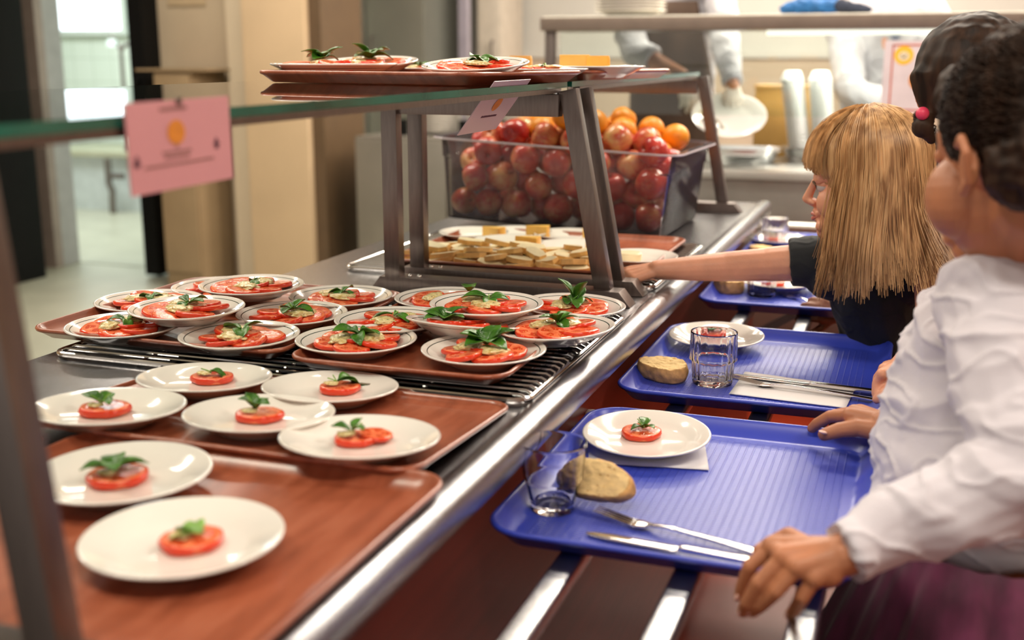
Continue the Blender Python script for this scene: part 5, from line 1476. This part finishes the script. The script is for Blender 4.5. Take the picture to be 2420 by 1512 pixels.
# ---------------------------------------------------------------- near child: white shirt, purple skirt
P1 = thing('person', 'nearest child in long-sleeved white shirt and purple skirt, hands on the nearest blue tray', 'person', (0.20, 1.30, 0.0))
hc = PD(2408, 385, 1.20)
M1 = headM(hc, math.radians(125), 0.12, 0, 1.08)
wr = PZ(1990, 1312, 0.872); el1 = PD(2425, 1120, 1.14); sh1 = PD(2340, 708, 1.25)
wr2 = PZ(2090, 1003, 0.858); el2 = PD(2235, 1010, 1.55); sh2 = PD(2318, 720, 1.48)
nk = PD(2385, 600, 1.30); chest = PD(2356, 830, 1.37); belly = PD(2320, 1080, 1.36); hips = PD(2310, 1290, 1.33)
bm = bmesh.new()
head_into(bm, M1, 1.08, -0.026)
for y in (-1, 1): ell(bm, M1 @ Matrix.Translation((0.036, 0.036 * y, -0.032)), 0.037, 0.036, 0.043)
chain(bm, (M1 @ V((-0.025, 0, -0.04)), 0.047), (nk, 0.050), (nk - V((0, 0, 0.06)), 0.055))
chain(bm, (chest + V((0, -.05, 0.04)), 0.070), (chest + V((0, .05, 0.04)), 0.070)); chain(bm, (chest, 0.085), (belly, 0.078), (hips, 0.070))
chain(bm, (nk - V((0, 0, 0.05)), 0.045), (sh1, 0.040)); chain(bm, (nk - V((0, 0, 0.05)), 0.045), (sh2, 0.040))
chain(bm, (sh1, 0.036), (el1, 0.026), (PD(2215, 1205, 1.14), 0.025), (PD(2110, 1255, 1.135), 0.0225), (wr, 0.0215)); chain(bm, (sh2, 0.040), (el2, 0.030), (wr2, 0.022))
legs(bm, 0.20, 1.30, 0.72, 0.06, 1, PI)
kn = [PZ(1826, 1292, 0.866), PZ(1852, 1314, 0.868), PZ(1886, 1338, 0.864), PZ(1926, 1362, 0.856)]
pip = [PZ(1772, 1338, 0.846), PZ(1792, 1376, 0.842), PZ(1836, 1396, 0.838), PZ(1897, 1410, 0.834)]
dip = [PZ(1755, 1382, 0.822), PZ(1765, 1424, 0.816), PZ(1800, 1430, 0.816), PZ(1880, 1438, 0.814)]
tip = [PZ(1748, 1408, 0.808), PZ(1755, 1446, 0.801), PZ(1778, 1446, 0.803), PZ(1868, 1452, 0.802)]
for i in range(4):
    cap_bm(bm, wr + (kn[i] - wr) * 0.12, 0.0185, kn[i], 0.0120, 14)
    finger(bm, [kn[i], pip[i], dip[i], tip[i]], 0.0084 if i < 3 else 0.0082, 0.0062)
for a, b in zip(kn, kn[1:]): cap_bm(bm, a, 0.0095, b, 0.0095, 12)
cap_bm(bm, (wr + kn[0]) / 2 - V((0, 0, 0.006)), 0.015, (wr + kn[3]) / 2 - V((0, 0, 0.006)), 0.016, 12)
tb = wr + (kn[0] - wr) * 0.3 + V((0, 0.012, -0.008))
finger(bm, [tb, PZ(1865, 1268, 0.845), PZ(1825, 1285, 0.836), PZ(1795, 1302, 0.834)], 0.012, 0.008)
# far hand: thumb over the rim, fingers curled below it
k2 = [PZ(2010, 982, 0.862), PZ(2020, 975, 0.856), PZ(2032, 974, 0.848), PZ(2042, 978, 0.838)]
t2 = [[PZ(1962, 984, 0.850), PZ(1932, 1000, 0.836), PZ(1919, 1012, 0.826)], [PZ(1975, 980, 0.838), PZ(1950, 990, 0.824), PZ(1945, 1000, 0.812)], [PZ(1990, 982, 0.830), PZ(1970, 992, 0.814), PZ(1968, 1000, 0.804)], [PZ(2008, 988, 0.822), PZ(1992, 996, 0.808), PZ(1990, 1002, 0.800)]]
for i in range(4):
    cap_bm(bm, wr2, 0.0170, k2[i], 0.0125, 14); finger(bm, [k2[i]] + t2[i], 0.0098, 0.0072)
finger(bm, [wr2 + V((-0.008, -0.012, -0.006)), PZ(2030, 1010, 0.852), PZ(1985, 1016, 0.846), PZ(1948, 1027, 0.838)], 0.0145, 0.0090)
rel(fuse('body', bm, skin_tan, None, 0.0019, 4, 0.5), P1)
bm = bmesh.new(); ell(bm, Matrix.Translation(PZ(1945, 1021, 0.8455)) @ Matrix.Rotation(0.5, 4, 'Z') @ Matrix.Rotation(0.25, 4, 'Y'), 0.0065, 0.0052, 0.0022, 12)
rel(obj('thumbnail', bm, nail_m), P1)
for i in range(4):
    d = (tip[i] - dip[i]).normalized()
    bm = bmesh.new(); ell(bm, Matrix.Translation(tip[i] + V((-0.001, -0.0048, 0.0022)) + d * 0.002) @ d.to_track_quat('X', 'Z').to_matrix().to_4x4(), 0.0052, 0.0042, 0.0022, 10)
    rel(obj('fingernail', bm, nail_m), P1)
face_parts(P1, M1, 1.08, skin_tan)
bm = bmesh.new()
cf = wr + (el1 - wr) * 0.02
m1 = PD(2110, 1255, 1.135); m2 = PD(2215, 1205, 1.14)
tube(bm, [wr + (m1 - wr) * 0.02, wr + (m1 - wr) * 0.35, m1], [0.0335, 0.0345, 0.036], 24)
tube(bm, [wr + (m1 - wr) * 0.02, wr + (m1 - wr) * 0.30], [0.0352, 0.0358], 24)
chain(bm, (m1, 0.035), (m2, 0.042), (el1 + V((0, 0, 0.0)), 0.050)); chain(bm, (el1, 0.050), ((el1 + sh1) / 2, 0.055), (sh1, 0.056))
tube(bm, [wr2 + (el2 - wr2) * 0.02, wr2 + (el2 - wr2) * 0.5], [0.030, 0.036], 24)
chain(bm, (wr2 + (el2 - wr2) * 0.35, 0.034), (el2, 0.043), (sh2, 0.053))
chain(bm, (sh1, 0.056), (nk - V((0, 0, 0.035)), 0.054)); chain(bm, (sh2, 0.054), (nk - V((0, 0, 0.035)), 0.054))
chain(bm, (chest + V((0.0, -.055, 0.04)), 0.068), (chest + V((0.0, .055, 0.04)), 0.068))
chain(bm, (chest, 0.100), (belly + V((-0.01, 0, 0)), 0.105)); chain(bm, (chest + V((-0.02, 0.04, 0)), 0.085), (belly + V((-0.03, 0.02, 0)), 0.095), (hips + V((0, 0, 0.06)), 0.098))
tube(bm, [belly, hips + V((0, 0, 0.005))], [0.110, 0.125], 28)
tube(bm, [nk - V((0, 0, 0.03)), nk + V((0.0, 0.0, 0.012))], [0.062, 0.060], 24)
rel(fuse('shirt', bm, shirt_m, None, 0.0032, 4, 0.5, folds(0.0085, 9.5, (1.0, 1.0, 2.0), 3.0)), P1)
# skirt
bm = bmesh.new(); n = 160; rows = []
for i in range(15):
    f_ = i / 14; z = hips.z + 0.02 - f_ * 0.50
    row = []
    for j in range(n):
        a = 2 * PI * j / n
        pl_ = math.sin(17 * a + 0.8 * math.sin(3 * a)) * 0.5 + 0.35 * math.sin(29 * a + 1.3 + 2 * f_)
        R_ = 0.122 + 0.18 * f_ ** 0.8 + (0.004 + 0.030 * f_) * pl_
        row.append(bm.verts.new((hips.x + 0.018 + R_ * math.cos(a) * 0.95, hips.y + R_ * math.sin(a), z)))
    rows.append(row)
for a, b in zip(rows, rows[1:]):
    for j in range(n): bm.faces.new((a[j], a[(j + 1) % n], b[(j + 1) % n], b[j]))
o = rel(obj('skirt', bm, tulle_m), P1); md = o.modifiers.new('t', 'SOLIDIFY'); md.thickness = 0.002
shoes(P1, 0.20, 1.30, 0.06, PI, black_m)
# hair, pulled back and curly
bm = bmesh.new()
ell(bm, M1 @ Matrix.Translation((-0.030, 0, 0.052)), 0.098, 0.081, 0.079)
ell(bm, M1 @ Matrix.Translation((-0.075, 0, 0.02)), 0.052, 0.070, 0.060)
ell(bm, M1 @ Matrix.Translation((-0.070, 0, -0.012)), 0.036, 0.050, 0.038)
for y in (-1, 1): ell(bm, M1 @ Matrix.Translation((-0.058, 0.044 * y, 0.0)), 0.036, 0.034, 0.046)
ell(bm, M1 @ Matrix.Translation((0.038, 0, 0.066)), 0.050, 0.060, 0.040)
ell(bm, M1 @ Matrix.Translation((-0.100, 0, 0.085)), 0.065, 0.062, 0.058)
hr = fuse('hair', bm, hair_dark, None, 0.0035, 4, 0.5, lambda co, n: co + n * (0.006 * noise.noise(co * 38) + 0.0035 * noise.noise(co * 95)))
rel(hr, P1)
bm = bmesh.new(); hs = random.Random(21); paths = []
for i in range(1500):
    y = hs.choice((-1, 1)); th_ = hs.uniform(0.15, 1.0) * PI
    x0_ = hs.uniform(0.0, 0.075); zz_ = hs.uniform(-0.01, 0.10)
    ph_ = hs.uniform(0, 6.28); pts = []
    st_ = V((0.06 - hs.random() * 0.10, y * 0.083 * math.sqrt(max(0.02, 1 - (zz_ / 0.135) ** 2)), zz_))
    dr_ = V((-1, 0, hs.uniform(0.0, 0.8))).normalized()
    for k_ in range(8):
        f_ = k_ / 7
        p = st_ + dr_ * 0.07 * f_
        q = p - V((-0.030, 0, 0.048)); sc_ = V((q.x / 0.100, q.y / 0.083, q.z / 0.082)).length
        p = V((-0.030, 0, 0.048)) + q / max(sc_, 0.01) * (1.0 + 0.02 * hs.random())
        p += V((0, 0.003 * math.sin(ph_ + f_ * 14), 0.003 * math.cos(ph_ + f_ * 14)))
        pts.append(M1 @ p)
    paths.append(pts)
for i in range(500):
    a = hs.uniform(0, 6.28); b = hs.uniform(-1.4, 1.5); d = V((math.cos(a) * math.cos(b), math.sin(a) * math.cos(b), math.sin(b)))
    c_ = V((-0.100, 0, 0.085)); p = c_ + V((d.x * 0.062, d.y * 0.06, d.z * 0.056)); pts = []
    w_ = hs.uniform(0, 6.28)
    for k_ in range(9):
        p = p + d * 0.0022 + V((0.003 * math.sin(w_ + k_ * 1.3), 0.003 * math.cos(w_ + k_ * 1.3), 0.002 * math.sin(w_ * 2 + k_)))
        pts.append(M1 @ p)
    paths.append(pts)
strands(bm, paths, 0.0007)
rel(obj('hair_curls', bm, hair_dark), P1)

# ---------------------------------------------------------------- blonde child reaching
P2 = thing('person', 'blonde child in a black T-shirt reaching over the counter towards the cheese', 'person', (0.20, 2.36, 0.0))
hc = PD(2040, 428, 2.12)
M2 = headM(hc, math.radians(172), 0.10, 0.0, 1.06)
sL = PD(1925, 618, 2.21); eL = PD(1715, 630, 2.25); wL = PD(1552, 638, 2.25)
sR = PD(2205, 622, 2.10); eR = PD(2208, 790, 1.98); wR = PZ(2128, 868, 0.862)
nk = PD(2065, 560, 2.16); ch = PD(2070, 690, 2.20); be = PD(2140, 880, 2.32); hp_ = PD(2200, 1010, 2.40)
bm = bmesh.new()
head_into(bm, M2, 1.06, ears=False)
chain(bm, (M2 @ V((-0.03, 0, -0.05)), 0.040), (nk, 0.042), (ch, 0.07)); chain(bm, (ch, 0.075), (be, 0.075), (hp_, 0.085), (V((0.20, 2.36, 0.66)), 0.085))
chain(bm, (nk, 0.035), (sL, 0.036), (eL, 0.0295), (wL, 0.0195)); chain(bm, (nk, 0.035), (sR, 0.036), (eR, 0.029), (wR, 0.019))
chain(bm, (sL + (eL - sL) * 0.1, 0.037), (sL + (eL - sL) * 0.5, 0.034))
legs(bm, 0.20, 2.36, 0.64, 0.055, 1, 2.6)
hand(bm, wL + V((-0.005, 0, 0)), PD(1470, 652, 2.25) - wL, V((0, -0.35, 1)), 1, 0.80, (0.45, 0.45, 0.3))
kk = [PZ(2086, 884, 0.866), PZ(2090, 872, 0.862), PZ(2097, 866, 0.856), PZ(2104, 864, 0.850)]
tt = [[PZ(2072, 905, 0.850), PZ(2070, 928, 0.836), PZ(2072, 940, 0.828)], [PZ(2074, 892, 0.845), PZ(2071, 912, 0.832), PZ(2070, 922, 0.824)], [PZ(2080, 884, 0.840), PZ(2076, 900, 0.828), PZ(2075, 910, 0.822)], [PZ(2088, 878, 0.836), PZ(2084, 892, 0.826), PZ(2083, 898, 0.820)]]
for i in range(4):
    cap_bm(bm, wR, 0.015, kk[i], 0.0105, 12); finger(bm, [kk[i]] + tt[i], 0.0082, 0.0065)
finger(bm, [wR + V((-0.004, -0.012, -0.006)), PZ(2110, 905, 0.852), PZ(2090, 930, 0.838), PZ(2072, 944, 0.828)], 0.0115, 0.0075)
rel(fuse('body', bm, skin_fair, None, 0.0023, 5, 0.5), P2)
face_parts(P2, M2, 1.06, skin_fair)
bm = bmesh.new()
d = (eL - sL).normalized()
tube(bm, [sL - d * 0.02, sL + d * 0.045], [0.050, 0.047], 24); chain(bm, (sL, 0.047), (nk - V((0, 0, 0.05)), 0.052))
d = (eR - sR).normalized()
tube(bm, [sR - d * 0.035, sR + d * 0.004], [0.040, 0.047], 24); chain(bm, (sR - d * 0.018, 0.038), (nk - V((0, 0, 0.05)), 0.050))
chain(bm, (sL + V((0.03, 0, -0.02)), 0.052), (sR + V((-0.045, 0.03, -0.04)), 0.054)); chain(bm, (ch + V((0.0, 0, 0)), 0.088), (be, 0.096)); tube(bm, [be, V((0.20, 2.36, 0.70))], [0.098, 0.105], 28)
rel(fuse('tshirt', bm, tee_m, None, 0.003, 5, 0.5, folds(0.003, 14, (1, 1, 1), 9.0)), P2)
bm = bmesh.new(); legs(bm, 0.20, 2.36, 0.66, 0.058, 1, 2.6, 0.068); tube(bm, [V((0.20, 2.36, 0.60)), V((0.20, 2.36, 0.74))], [0.105, 0.098], 24)
rel(fuse('trousers', bm, trouser_m, None, 0.006, 3), P2)
shoes(P2, 0.20, 2.36, 0.055, 2.6, black_m)
# straight blonde hair with a fringe
bm = bmesh.new()
ell(bm, M2 @ Matrix.Translation((-0.014, 0, 0.038)), 0.096, 0.079, 0.084)
ell(bm, M2 @ Matrix.Translation((0.030, 0, 0.060)), 0.058, 0.060, 0.046)
RI = M2.to_3x3()
def hw(x, y, z): return M2 @ V((x, y, z))
for y in (-1, 1):
    for x in (-0.075, -0.05, -0.025, -0.005):
        a = hw(x, 0.058 * y, 0.0); b = V((a.x, a.y, a.z)) + (RI @ V((-0.004, 0.016 * y, 0))) ; b.z = 1.015
        chain(bm, (a, 0.015), (b, 0.013))
for y in (-0.045, -0.015, 0.015, 0.045):
    a = hw(-0.085, y, 0.0); b = V((a.x, a.y, 1.00)) + RI @ V((-0.025, 0, 0)); chain(bm, (a, 0.019), (b, 0.014))
rel(fuse('hair', bm, hair_blonde, None, 0.0035, 4, 0.5, lambda co, n: co + n * 0.003 * noise.noise(V((co.x * 120, co.y * 120, co.z * 8)))), P2)
hs = random.Random(33); bm = bmesh.new(); paths = []
C0 = V((-0.014, 0, 0.038)); RAD = V((0.100, 0.083, 0.088))
def over(phi, t0, t1, k, n_):
    out = []
    for i in range(n_):
        t = t0 + (t1 - t0) * i / (n_ - 1)
        d = V((math.sin(t) * math.cos(phi), math.sin(t) * math.sin(phi), math.cos(t)))
        out.append(C0 + V((d.x * RAD.x, d.y * RAD.y, d.z * RAD.z)) * k)
    return out
for c in range(150):
    if c < 34:
        phi = hs.uniform(-0.85, 0.85); fr = True
    else:
        a_ = hs.uniform(1.20, PI); phi = a_ * hs.choice((1, 1, -1)); fr = False
    zend = hs.uniform(0.915, 0.985) if not fr else 0
    front = 0.0 if fr else max(0.0, 1 - abs(abs(phi) - 1.22) / 0.40)
    lock_k = hs.uniform(1.0, 1.07); outw = hs.uniform(0.0, 0.022); tw = hs.uniform(-1, 1)
    for i in range(26 if not fr else 34):
        p_ = phi + hs.gauss(0, 0.050); kx = lock_k + hs.gauss(0, 0.012)
        if fr:
            pts = over(p_, 0.10 + 0.25 * hs.random(), 1.50 + hs.uniform(-0.06, 0.10) + 0.22 * abs(p_), 1.0, 8)
            e_ = 1.03 + 0.05 * hs.random()
            pts = [C0 + (p - C0) * (1.0 + (e_ - 1.0) * (j / 7)) * kx for j, p in enumerate(pts)]
            paths.append([M2 @ p for p in pts]); continue
        pts = over(p_, 0.06 + 0.35 * hs.random(), 1.62, kx, 7)
        wp = [M2 @ p for p in pts]
        base = wp[-1]; od = RI @ V((math.cos(p_), math.sin(p_), 0)); od.z = 0; od.normalize()
        back = max(0.0, -math.cos(p_))
        nseg = 6
        ze = zend + hs.uniform(-0.012, 0.02) + 0.02 * back
        for j in range(1, nseg + 1):
            f_ = j / nseg
            q = V((base.x, base.y, base.z + (ze - base.z) * f_))
            q += od * (outw * abs(math.sin(p_)) * math.sin(f_ * PI * 0.9) + 0.085 * back * f_ ** 2 - 0.012 * f_ ** 2 * (1 - back)) + V((0.004 * tw * math.sin(f_ * 5 + tw), 0, 0))
            q += V((hs.gauss(0, 0.0006), hs.gauss(0, 0.0006), 0)) + (RI @ V((0.034 * front * f_ ** 3.0, 0, 0)))
            wp.append(q)
        paths.append(wp)
strands(bm, paths, 0.00085)
rel(obj('hair_strands', bm, hair_blonde), P2)

# ---------------------------------------------------------------- child between them with tied dark hair
P3 = thing('person', 'child with dark hair in a pink tie, mostly hidden behind the nearest child', 'person', (0.30, 1.80, 0.0))
hc = PD(2315, 232, 1.70); M3 = headM(hc, math.radians(60), 0.0, 0, 1.0)
bm = bmesh.new(); head_into(bm, M3, 1.0)
nk = V((hc.x + 0.05, hc.y + 0.0, hc.z - 0.14)); ch = V((0.24, 1.82, 1.02)); hp_ = V((0.30, 1.80, 0.74))
chain(bm, (M3 @ V((-0.02, 0, -0.05)), 0.042), (nk, 0.042), (ch, 0.075), (hp_, 0.085))
for y in (-1, 1):
    s_ = ch + V((0.02 * y, 0.11 * y, 0.06)) if y > 0 else ch + V((-0.01, -0.10, 0.06))
    chain(bm, (nk, 0.036), (s_, 0.036), (s_ + V((0.03, 0.02 * y, -0.20)), 0.028), (s_ + V((0.02, 0.02 * y, -0.36)), 0.020))
    hand(bm, s_ + V((0.02, 0.02 * y, -0.37)), V((0, 0, -1)), V((0, y, 0)), y, 0.8)
legs(bm, 0.30, 1.80, 0.72, 0.055, 1, PI)
rel(fuse('body', bm, skin_tan, None, 0.0035, 4), P3)
face_parts(P3, M3, 1.0, skin_tan)
bm = bmesh.new()
chain(bm, (ch + V((0, -.07, 0.03)), 0.07), (ch + V((0, .08, 0.03)), 0.07)); chain(bm, (ch, 0.088), (hp_, 0.098)); chain(bm, (nk - V((0, 0, 0.045)), 0.05), (ch + V((0, 0, 0.02)), 0.07))
for y in (-1, 1):
    s_ = ch + V((0.02 * y, 0.11 * y, 0.06)) if y > 0 else ch + V((-0.01, -0.10, 0.06))
    chain(bm, (s_, 0.046), (s_ + V((0.03, 0.02 * y, -0.20)), 0.036), (s_ + V((0.02, 0.02 * y, -0.34)), 0.028))
rel(fuse('shirt', bm, shirt_m, None, 0.005, 4, 0.5, folds(0.004, 12)), P3)
bm = bmesh.new(); legs(bm, 0.30, 1.80, 0.74, 0.058, 1, PI, 0.068); rel(fuse('trousers', bm, trouser_m, None, 0.006, 3), P3)
shoes(P3, 0.30, 1.80, 0.055, PI, black_m)
bm = bmesh.new()
ell(bm, M3 @ Matrix.Translation((-0.022, 0, 0.040)), 0.098, 0.082, 0.084)
pn = PD(2196, 262, 1.66); chain(bm, (M3 @ V((-0.08, 0.02, 0.02)), 0.045), (pn, 0.012)); ell(bm, Matrix.Translation(PD(2205, 190, 1.67)), 0.028, 0.03, 0.045)
chain(bm, (pn, 0.012), (PD(2182, 300, 1.66), 0.017), (PD(2200, 330, 1.67), 0.008))
rel(fuse('hair', bm, hair_dark, None, 0.0035, 4, 0.5, lambda co, n: co + n * (0.004 * noise.noise(V((co.x * 60, co.y * 60, co.z * 25))))), P3)
bm = bmesh.new(); bmesh.ops.create_uvsphere(bm, u_segments=16, v_segments=10, radius=0.0095, matrix=Matrix.Translation(PD(2180, 268, 1.645)))
rel(obj('hair_tie', bm, pinkbead), P3)
bm = bmesh.new(); paths = []; hs = random.Random(2)
for i in range(260):
    p = PD(2178 + hs.uniform(-14, 24), 285 + hs.uniform(-18, 30), 1.655); w_ = hs.uniform(0, 6.28); pts = []
    for k_ in range(8):
        p = p + V((0.0030 * math.sin(w_ + k_ * 0.9), 0.001, 0.0030 * math.cos(w_ + k_ * 0.9))); pts.append(p.copy())
    paths.append(pts)
strands(bm, paths, 0.0005); rel(obj('hair_curls', bm, hair_dark), P3)

# ---------------------------------------------------------------- hidden child whose dark hand shows at the third tray
P4 = thing('person', 'child hidden behind the blonde one, only a dark hand showing below the third tray', 'person', (0.22, 2.80, 0.0))
hc = PD(2135, 400, 2.85); M4 = headM(hc, math.radians(175), 0.1, 0, 0.95)
ch = PD(2150, 640, 2.85); hp_ = V((ch.x + 0.05, 2.80, 0.72)); nk = PD(2140, 505, 2.86)
bm = bmesh.new(); head_into(bm, M4, 0.95)
chain(bm, (M4 @ V((-0.02, 0, -0.05)), 0.040), (nk, 0.04), (ch, 0.06), (hp_, 0.075))
w4 = PD(1978, 742, 2.50); e4 = PD(2075, 760, 2.62); s4 = PD(2110, 600, 2.78)
chain(bm, (nk, 0.034), (s4, 0.034), (e4, 0.026), (w4, 0.018))
hand(bm, w4, PD(1925, 728, 2.47) - w4, V((-0.1, -1.0, 0.4)), -1, 0.85, (0.75, 0.55, 0.4), 0.16)
s5 = PD(2190, 600, 2.9); chain(bm, (nk, 0.034), (s5, 0.034), (s5 + V((0.01, 0.02, -0.2)), 0.026), (s5 + V((0, 0, -0.36)), 0.018)); hand(bm, s5 + V((0, 0, -0.37)), V((0, 0, -1)), V((0, 1, 0)), 1, 0.8)
legs(bm, hp_.x, 2.80, 0.70, 0.05, 1, PI, 0.05)
rel(fuse('body', bm, skin_dark, None, 0.003, 4), P4)
face_parts(P4, M4, 0.95, skin_dark)
bm = bmesh.new(); chain(bm, (s4, 0.042), (s5, 0.042)); chain(bm, (ch, 0.072), (hp_, 0.085)); chain(bm, (s4, 0.042), (s4 + (e4 - s4) * 0.5, 0.036)); chain(bm, (s5, 0.042), (s5 + V((0.005, 0.01, -0.11)), 0.036))
rel(fuse('tshirt', bm, dark_cloth, None, 0.005, 4), P4)
bm = bmesh.new(); legs(bm, hp_.x, 2.80, 0.72, 0.052, 1, PI, 0.062); rel(fuse('trousers', bm, trouser_m, None, 0.006, 3), P4)
shoes(P4, hp_.x, 2.80, 0.05, PI, black_m)
bm = bmesh.new(); ell(bm, M4 @ Matrix.Translation((-0.022, 0, 0.040)), 0.094, 0.079, 0.082)
rel(fuse('hair', bm, hair_dark, None, 0.004, 4, 0.5, lambda co, n: co + n * 0.004 * noise.noise(co * 50)), P4)

# ---------------------------------------------------------------- two kitchen staff behind the rear counter
def adult(name_label, base, T, arms, skinm, jacket, apron, gl, hcz, psi, plate=False):
    root = thing('person', name_label, 'person', (base.x, base.y, 0))
    hp = V((base.x, base.y + 0.02, 0.95)); chest_ = T; nk_ = T + V((0, -0.01, 0.20)); hc_ = V((nk_.x, nk_.y - 0.03, hcz))
    Mh = headM(hc_, psi, 0.25, 0, 1.12)
    bm = bmesh.new(); head_into(bm, Mh, 1.12)
    chain(bm, (Mh @ V((-0.02, 0, -0.05)), 0.052), (nk_, 0.055), (chest_, 0.12), (hp, 0.13)); 
    for (s_, e_, w_, hd, up_, sd) in arms:
        chain(bm, (nk_ - V((0, 0, 0.03)), 0.05), (s_, 0.055), (e_, 0.042), (w_, 0.029)); hand(bm, w_, hd, up_, sd, 1.05, (0.5, 0.5, 0.3))
    legs(bm, base.x, base.y, 0.92, 0.09, 1.3, -PI / 2, 0.085)
    rel(fuse('body', bm, skinm, None, 0.005, 4), root); face_parts(root, Mh, 1.12, skinm)
    bm = bmesh.new(); ell(bm, Mh @ Matrix.Translation((-0.02, 0, 0.045)), 0.096, 0.080, 0.080); rel(fuse('cap', bm, coat_m, None, 0.006, 3), root)
    bm = bmesh.new()
    chain(bm, (chest_ + V((-0.10, 0, 0.08)), 0.11), (chest_ + V((0.10, 0, 0.08)), 0.11)); chain(bm, (chest_ + V((-.05, 0, 0)), 0.13), (hp + V((-.05, 0, -.05)), 0.13)); chain(bm, (chest_ + V((.05, 0, 0)), 0.13), (hp + V((.05, 0, -.05)), 0.13))
    for k_, (s_, e_, w_, hd, up_, sd) in enumerate(arms):
        fr_ = gl[k_]
        chain(bm, (nk_ - V((0, 0, 0.05)), 0.07), (s_, 0.075), (e_, 0.062)); tube(bm, [e_, e_ + (w_ - e_) * fr_], [0.062, 0.055 if fr_ < 0.5 else 0.042], 20)
    rel(fuse('jacket', bm, jacket, None, 0.007, 4, 0.5, folds(0.008, 9, (1, 1, 1), base.x * 7)), root)
    if apron:
        bm = bmesh.new(); n = 24; rows = []
        for i in range(12):
            z = chest_.z + 0.16 - i * 0.085
            hw_ = 0.10 + 0.07 * min(1, i / 4); row = []
            for j in range(n + 1):
                s_ = j / n * 2 - 1; a_ = s_ * (0.9 if i < 3 else 1.25)
                row.append(bm.verts.new((chest_.x + 0.005 + math.sin(a_) * (hw_ + 0.015) / math.sin(0.9 if i < 3 else 1.25), chest_.y - 0.152 * math.cos(a_ * 0.8) - 0.006 * math.sin(9 * s_ + i * 0.3), z)))
            rows.append(row)
        for a, b in zip(rows, rows[1:]):
            for j in range(n): bm.faces.new((a[j], a[j + 1], b[j + 1], b[j]))
        o = rel(obj('apron', bm, apron_m), root); md = o.modifiers.new('t', 'SOLIDIFY'); md.thickness = 0.004
    bm = bmesh.new(); legs(bm, base.x, base.y, 0.95, 0.10, 1.3, -PI / 2, 0.098); tube(bm, [V((base.x, base.y, 0.85)), V((base.x, base.y, 1.0))], [0.16, 0.15], 24); rel(fuse('trousers', bm, trouser_m, None, 0.008, 3), root)
    shoes(root, base.x, base.y, 0.09, -PI / 2, black_m)
    return root
ty = fY + 0.72
wl = PY(1612, 178, fY + 0.42); el_ = PY(1500, 120, fY + 0.52); sl_ = PY(1445, -60, ty + 0.02)
wr_ = PY(1732, 205, fY + 0.42); er_ = PY(1712, 90, fY + 0.62); sr_ = PY(1700, -60, ty + 0.02)
T5 = V((PY(1590, 60, ty + 0.05).x, ty + 0.10, 1.42))
P5 = adult('adult in brown apron and pale gloves holding a white plate behind the rear counter', V((T5.x, ty + 0.22, 0)), T5,
      [(sl_, el_, wl, PY(1635, 245, fY + 0.36) - wl, V((0.3, -0.8, 0.5)), -1), (sr_, er_, wr_, PY(1738, 262, fY + 0.34) - wr_, V((0.2, -0.9, 0.3)), 1)], skin_dark if False else skin('warm_brown_skin', (0.42, 0.18, 0.09)), coat_m, True, [0.40, 0.92], 1.80, -PI / 2)
bm = bmesh.new()
hand(bm, wl + (PY(1635, 245, fY + 0.36) - wl) * 0.2, PY(1635, 245, fY + 0.36) - wl, V((0.3, -0.8, 0.5)), -1, 1.22, (0.5, 0.5, 0.3))
rel(fuse('glove', bm, glove_m, None, 0.004, 4), P5)
bm = bmesh.new()
hand(bm, wr_, PY(1738, 262, fY + 0.34) - wr_, V((0.2, -0.9, 0.3)), 1, 1.18, (0.4, 0.4, 0.3))
rel(fuse('glove', bm, glove_m, None, 0.004, 4), P5)
pp = PY(1722, 284, fY + 0.30)
o = new_obj('plate', PLBIG, None, pp); o.rotation_euler = (0.55, 0.14, 0); o.scale = (1.28,) * 3
tag(o, 'large white plate held tilted by the adult with the brown apron', 'plate')
tg = thing('serving_tongs', 'thin serving tongs held over the white plate by the apron wearer', 'tongs', PY(1655, 262, fY + 0.27))
for a_, b_ in (((0, 0, 0), (0.035, -0.03, -0.085)), ((0.01, 0.0, 0.0), (0.13, -0.04, -0.09))):
    bm = bmesh.new(); tube(bm, [V(a_), (V(a_) + V(b_)) / 2 + V((0.004, 0, 0.006)), V(b_)], 0.0045, 6); obj('arm', bm, simple('tong_brass', (0.40, 0.33, 0.18), 0.35, 0.8), tg)
T6 = V((PY(2095, 60, fY + 0.95).x, fY + 0.98, 1.42))
e6 = PY(2010, 215, fY + 0.75); w6 = PY(2150, 262, fY + 0.62); s6 = PY(1995, 70, fY + 0.95)
e7 = PY(2215, 200, fY + 0.80); w7 = PY(2190, 275, fY + 0.62); s7 = PY(2205, 40, fY + 0.98)
P6 = adult('second adult in a white jacket working at the rear counter behind the paper notice', V((T6.x, fY + 1.08, 0)), T6,
      [(s6, e6, w6, V((0.3, -0.3, -0.2)), V((0, -0.5, 0.8)), -1), (s7, e7, w7, V((-0.3, -0.3, -0.2)), V((0, -0.5, 0.8)), 1)], skin_fair, coat_m, False, [0.9, 0.9], 1.80, -PI / 2)
bm = bmesh.new(); q_ = [V((T6.x + 0.0, T6.y - 0.155, 1.52)), V((T6.x + 0.075, T6.y - 0.155, 1.52)), V((T6.x + 0.055, T6.y - 0.165, 1.40)), V((T6.x + 0.035, T6.y - 0.165, 1.40))]
bm.faces.new([bm.verts.new(p) for p in q_]); bm.faces.new([bm.verts.new(p + V((0, 0.012, 0))) for p in q_[::-1]])
bm.verts.ensure_lookup_table(); vv = list(bm.verts)
for i in range(4): bm.faces.new((vv[i], vv[(i + 1) % 4], vv[7 - (i + 1) % 4], vv[7 - i]))
rel(obj('neckerchief', bm, simple('slate_cloth', (0.10, 0.11, 0.16), 0.8)), P6)
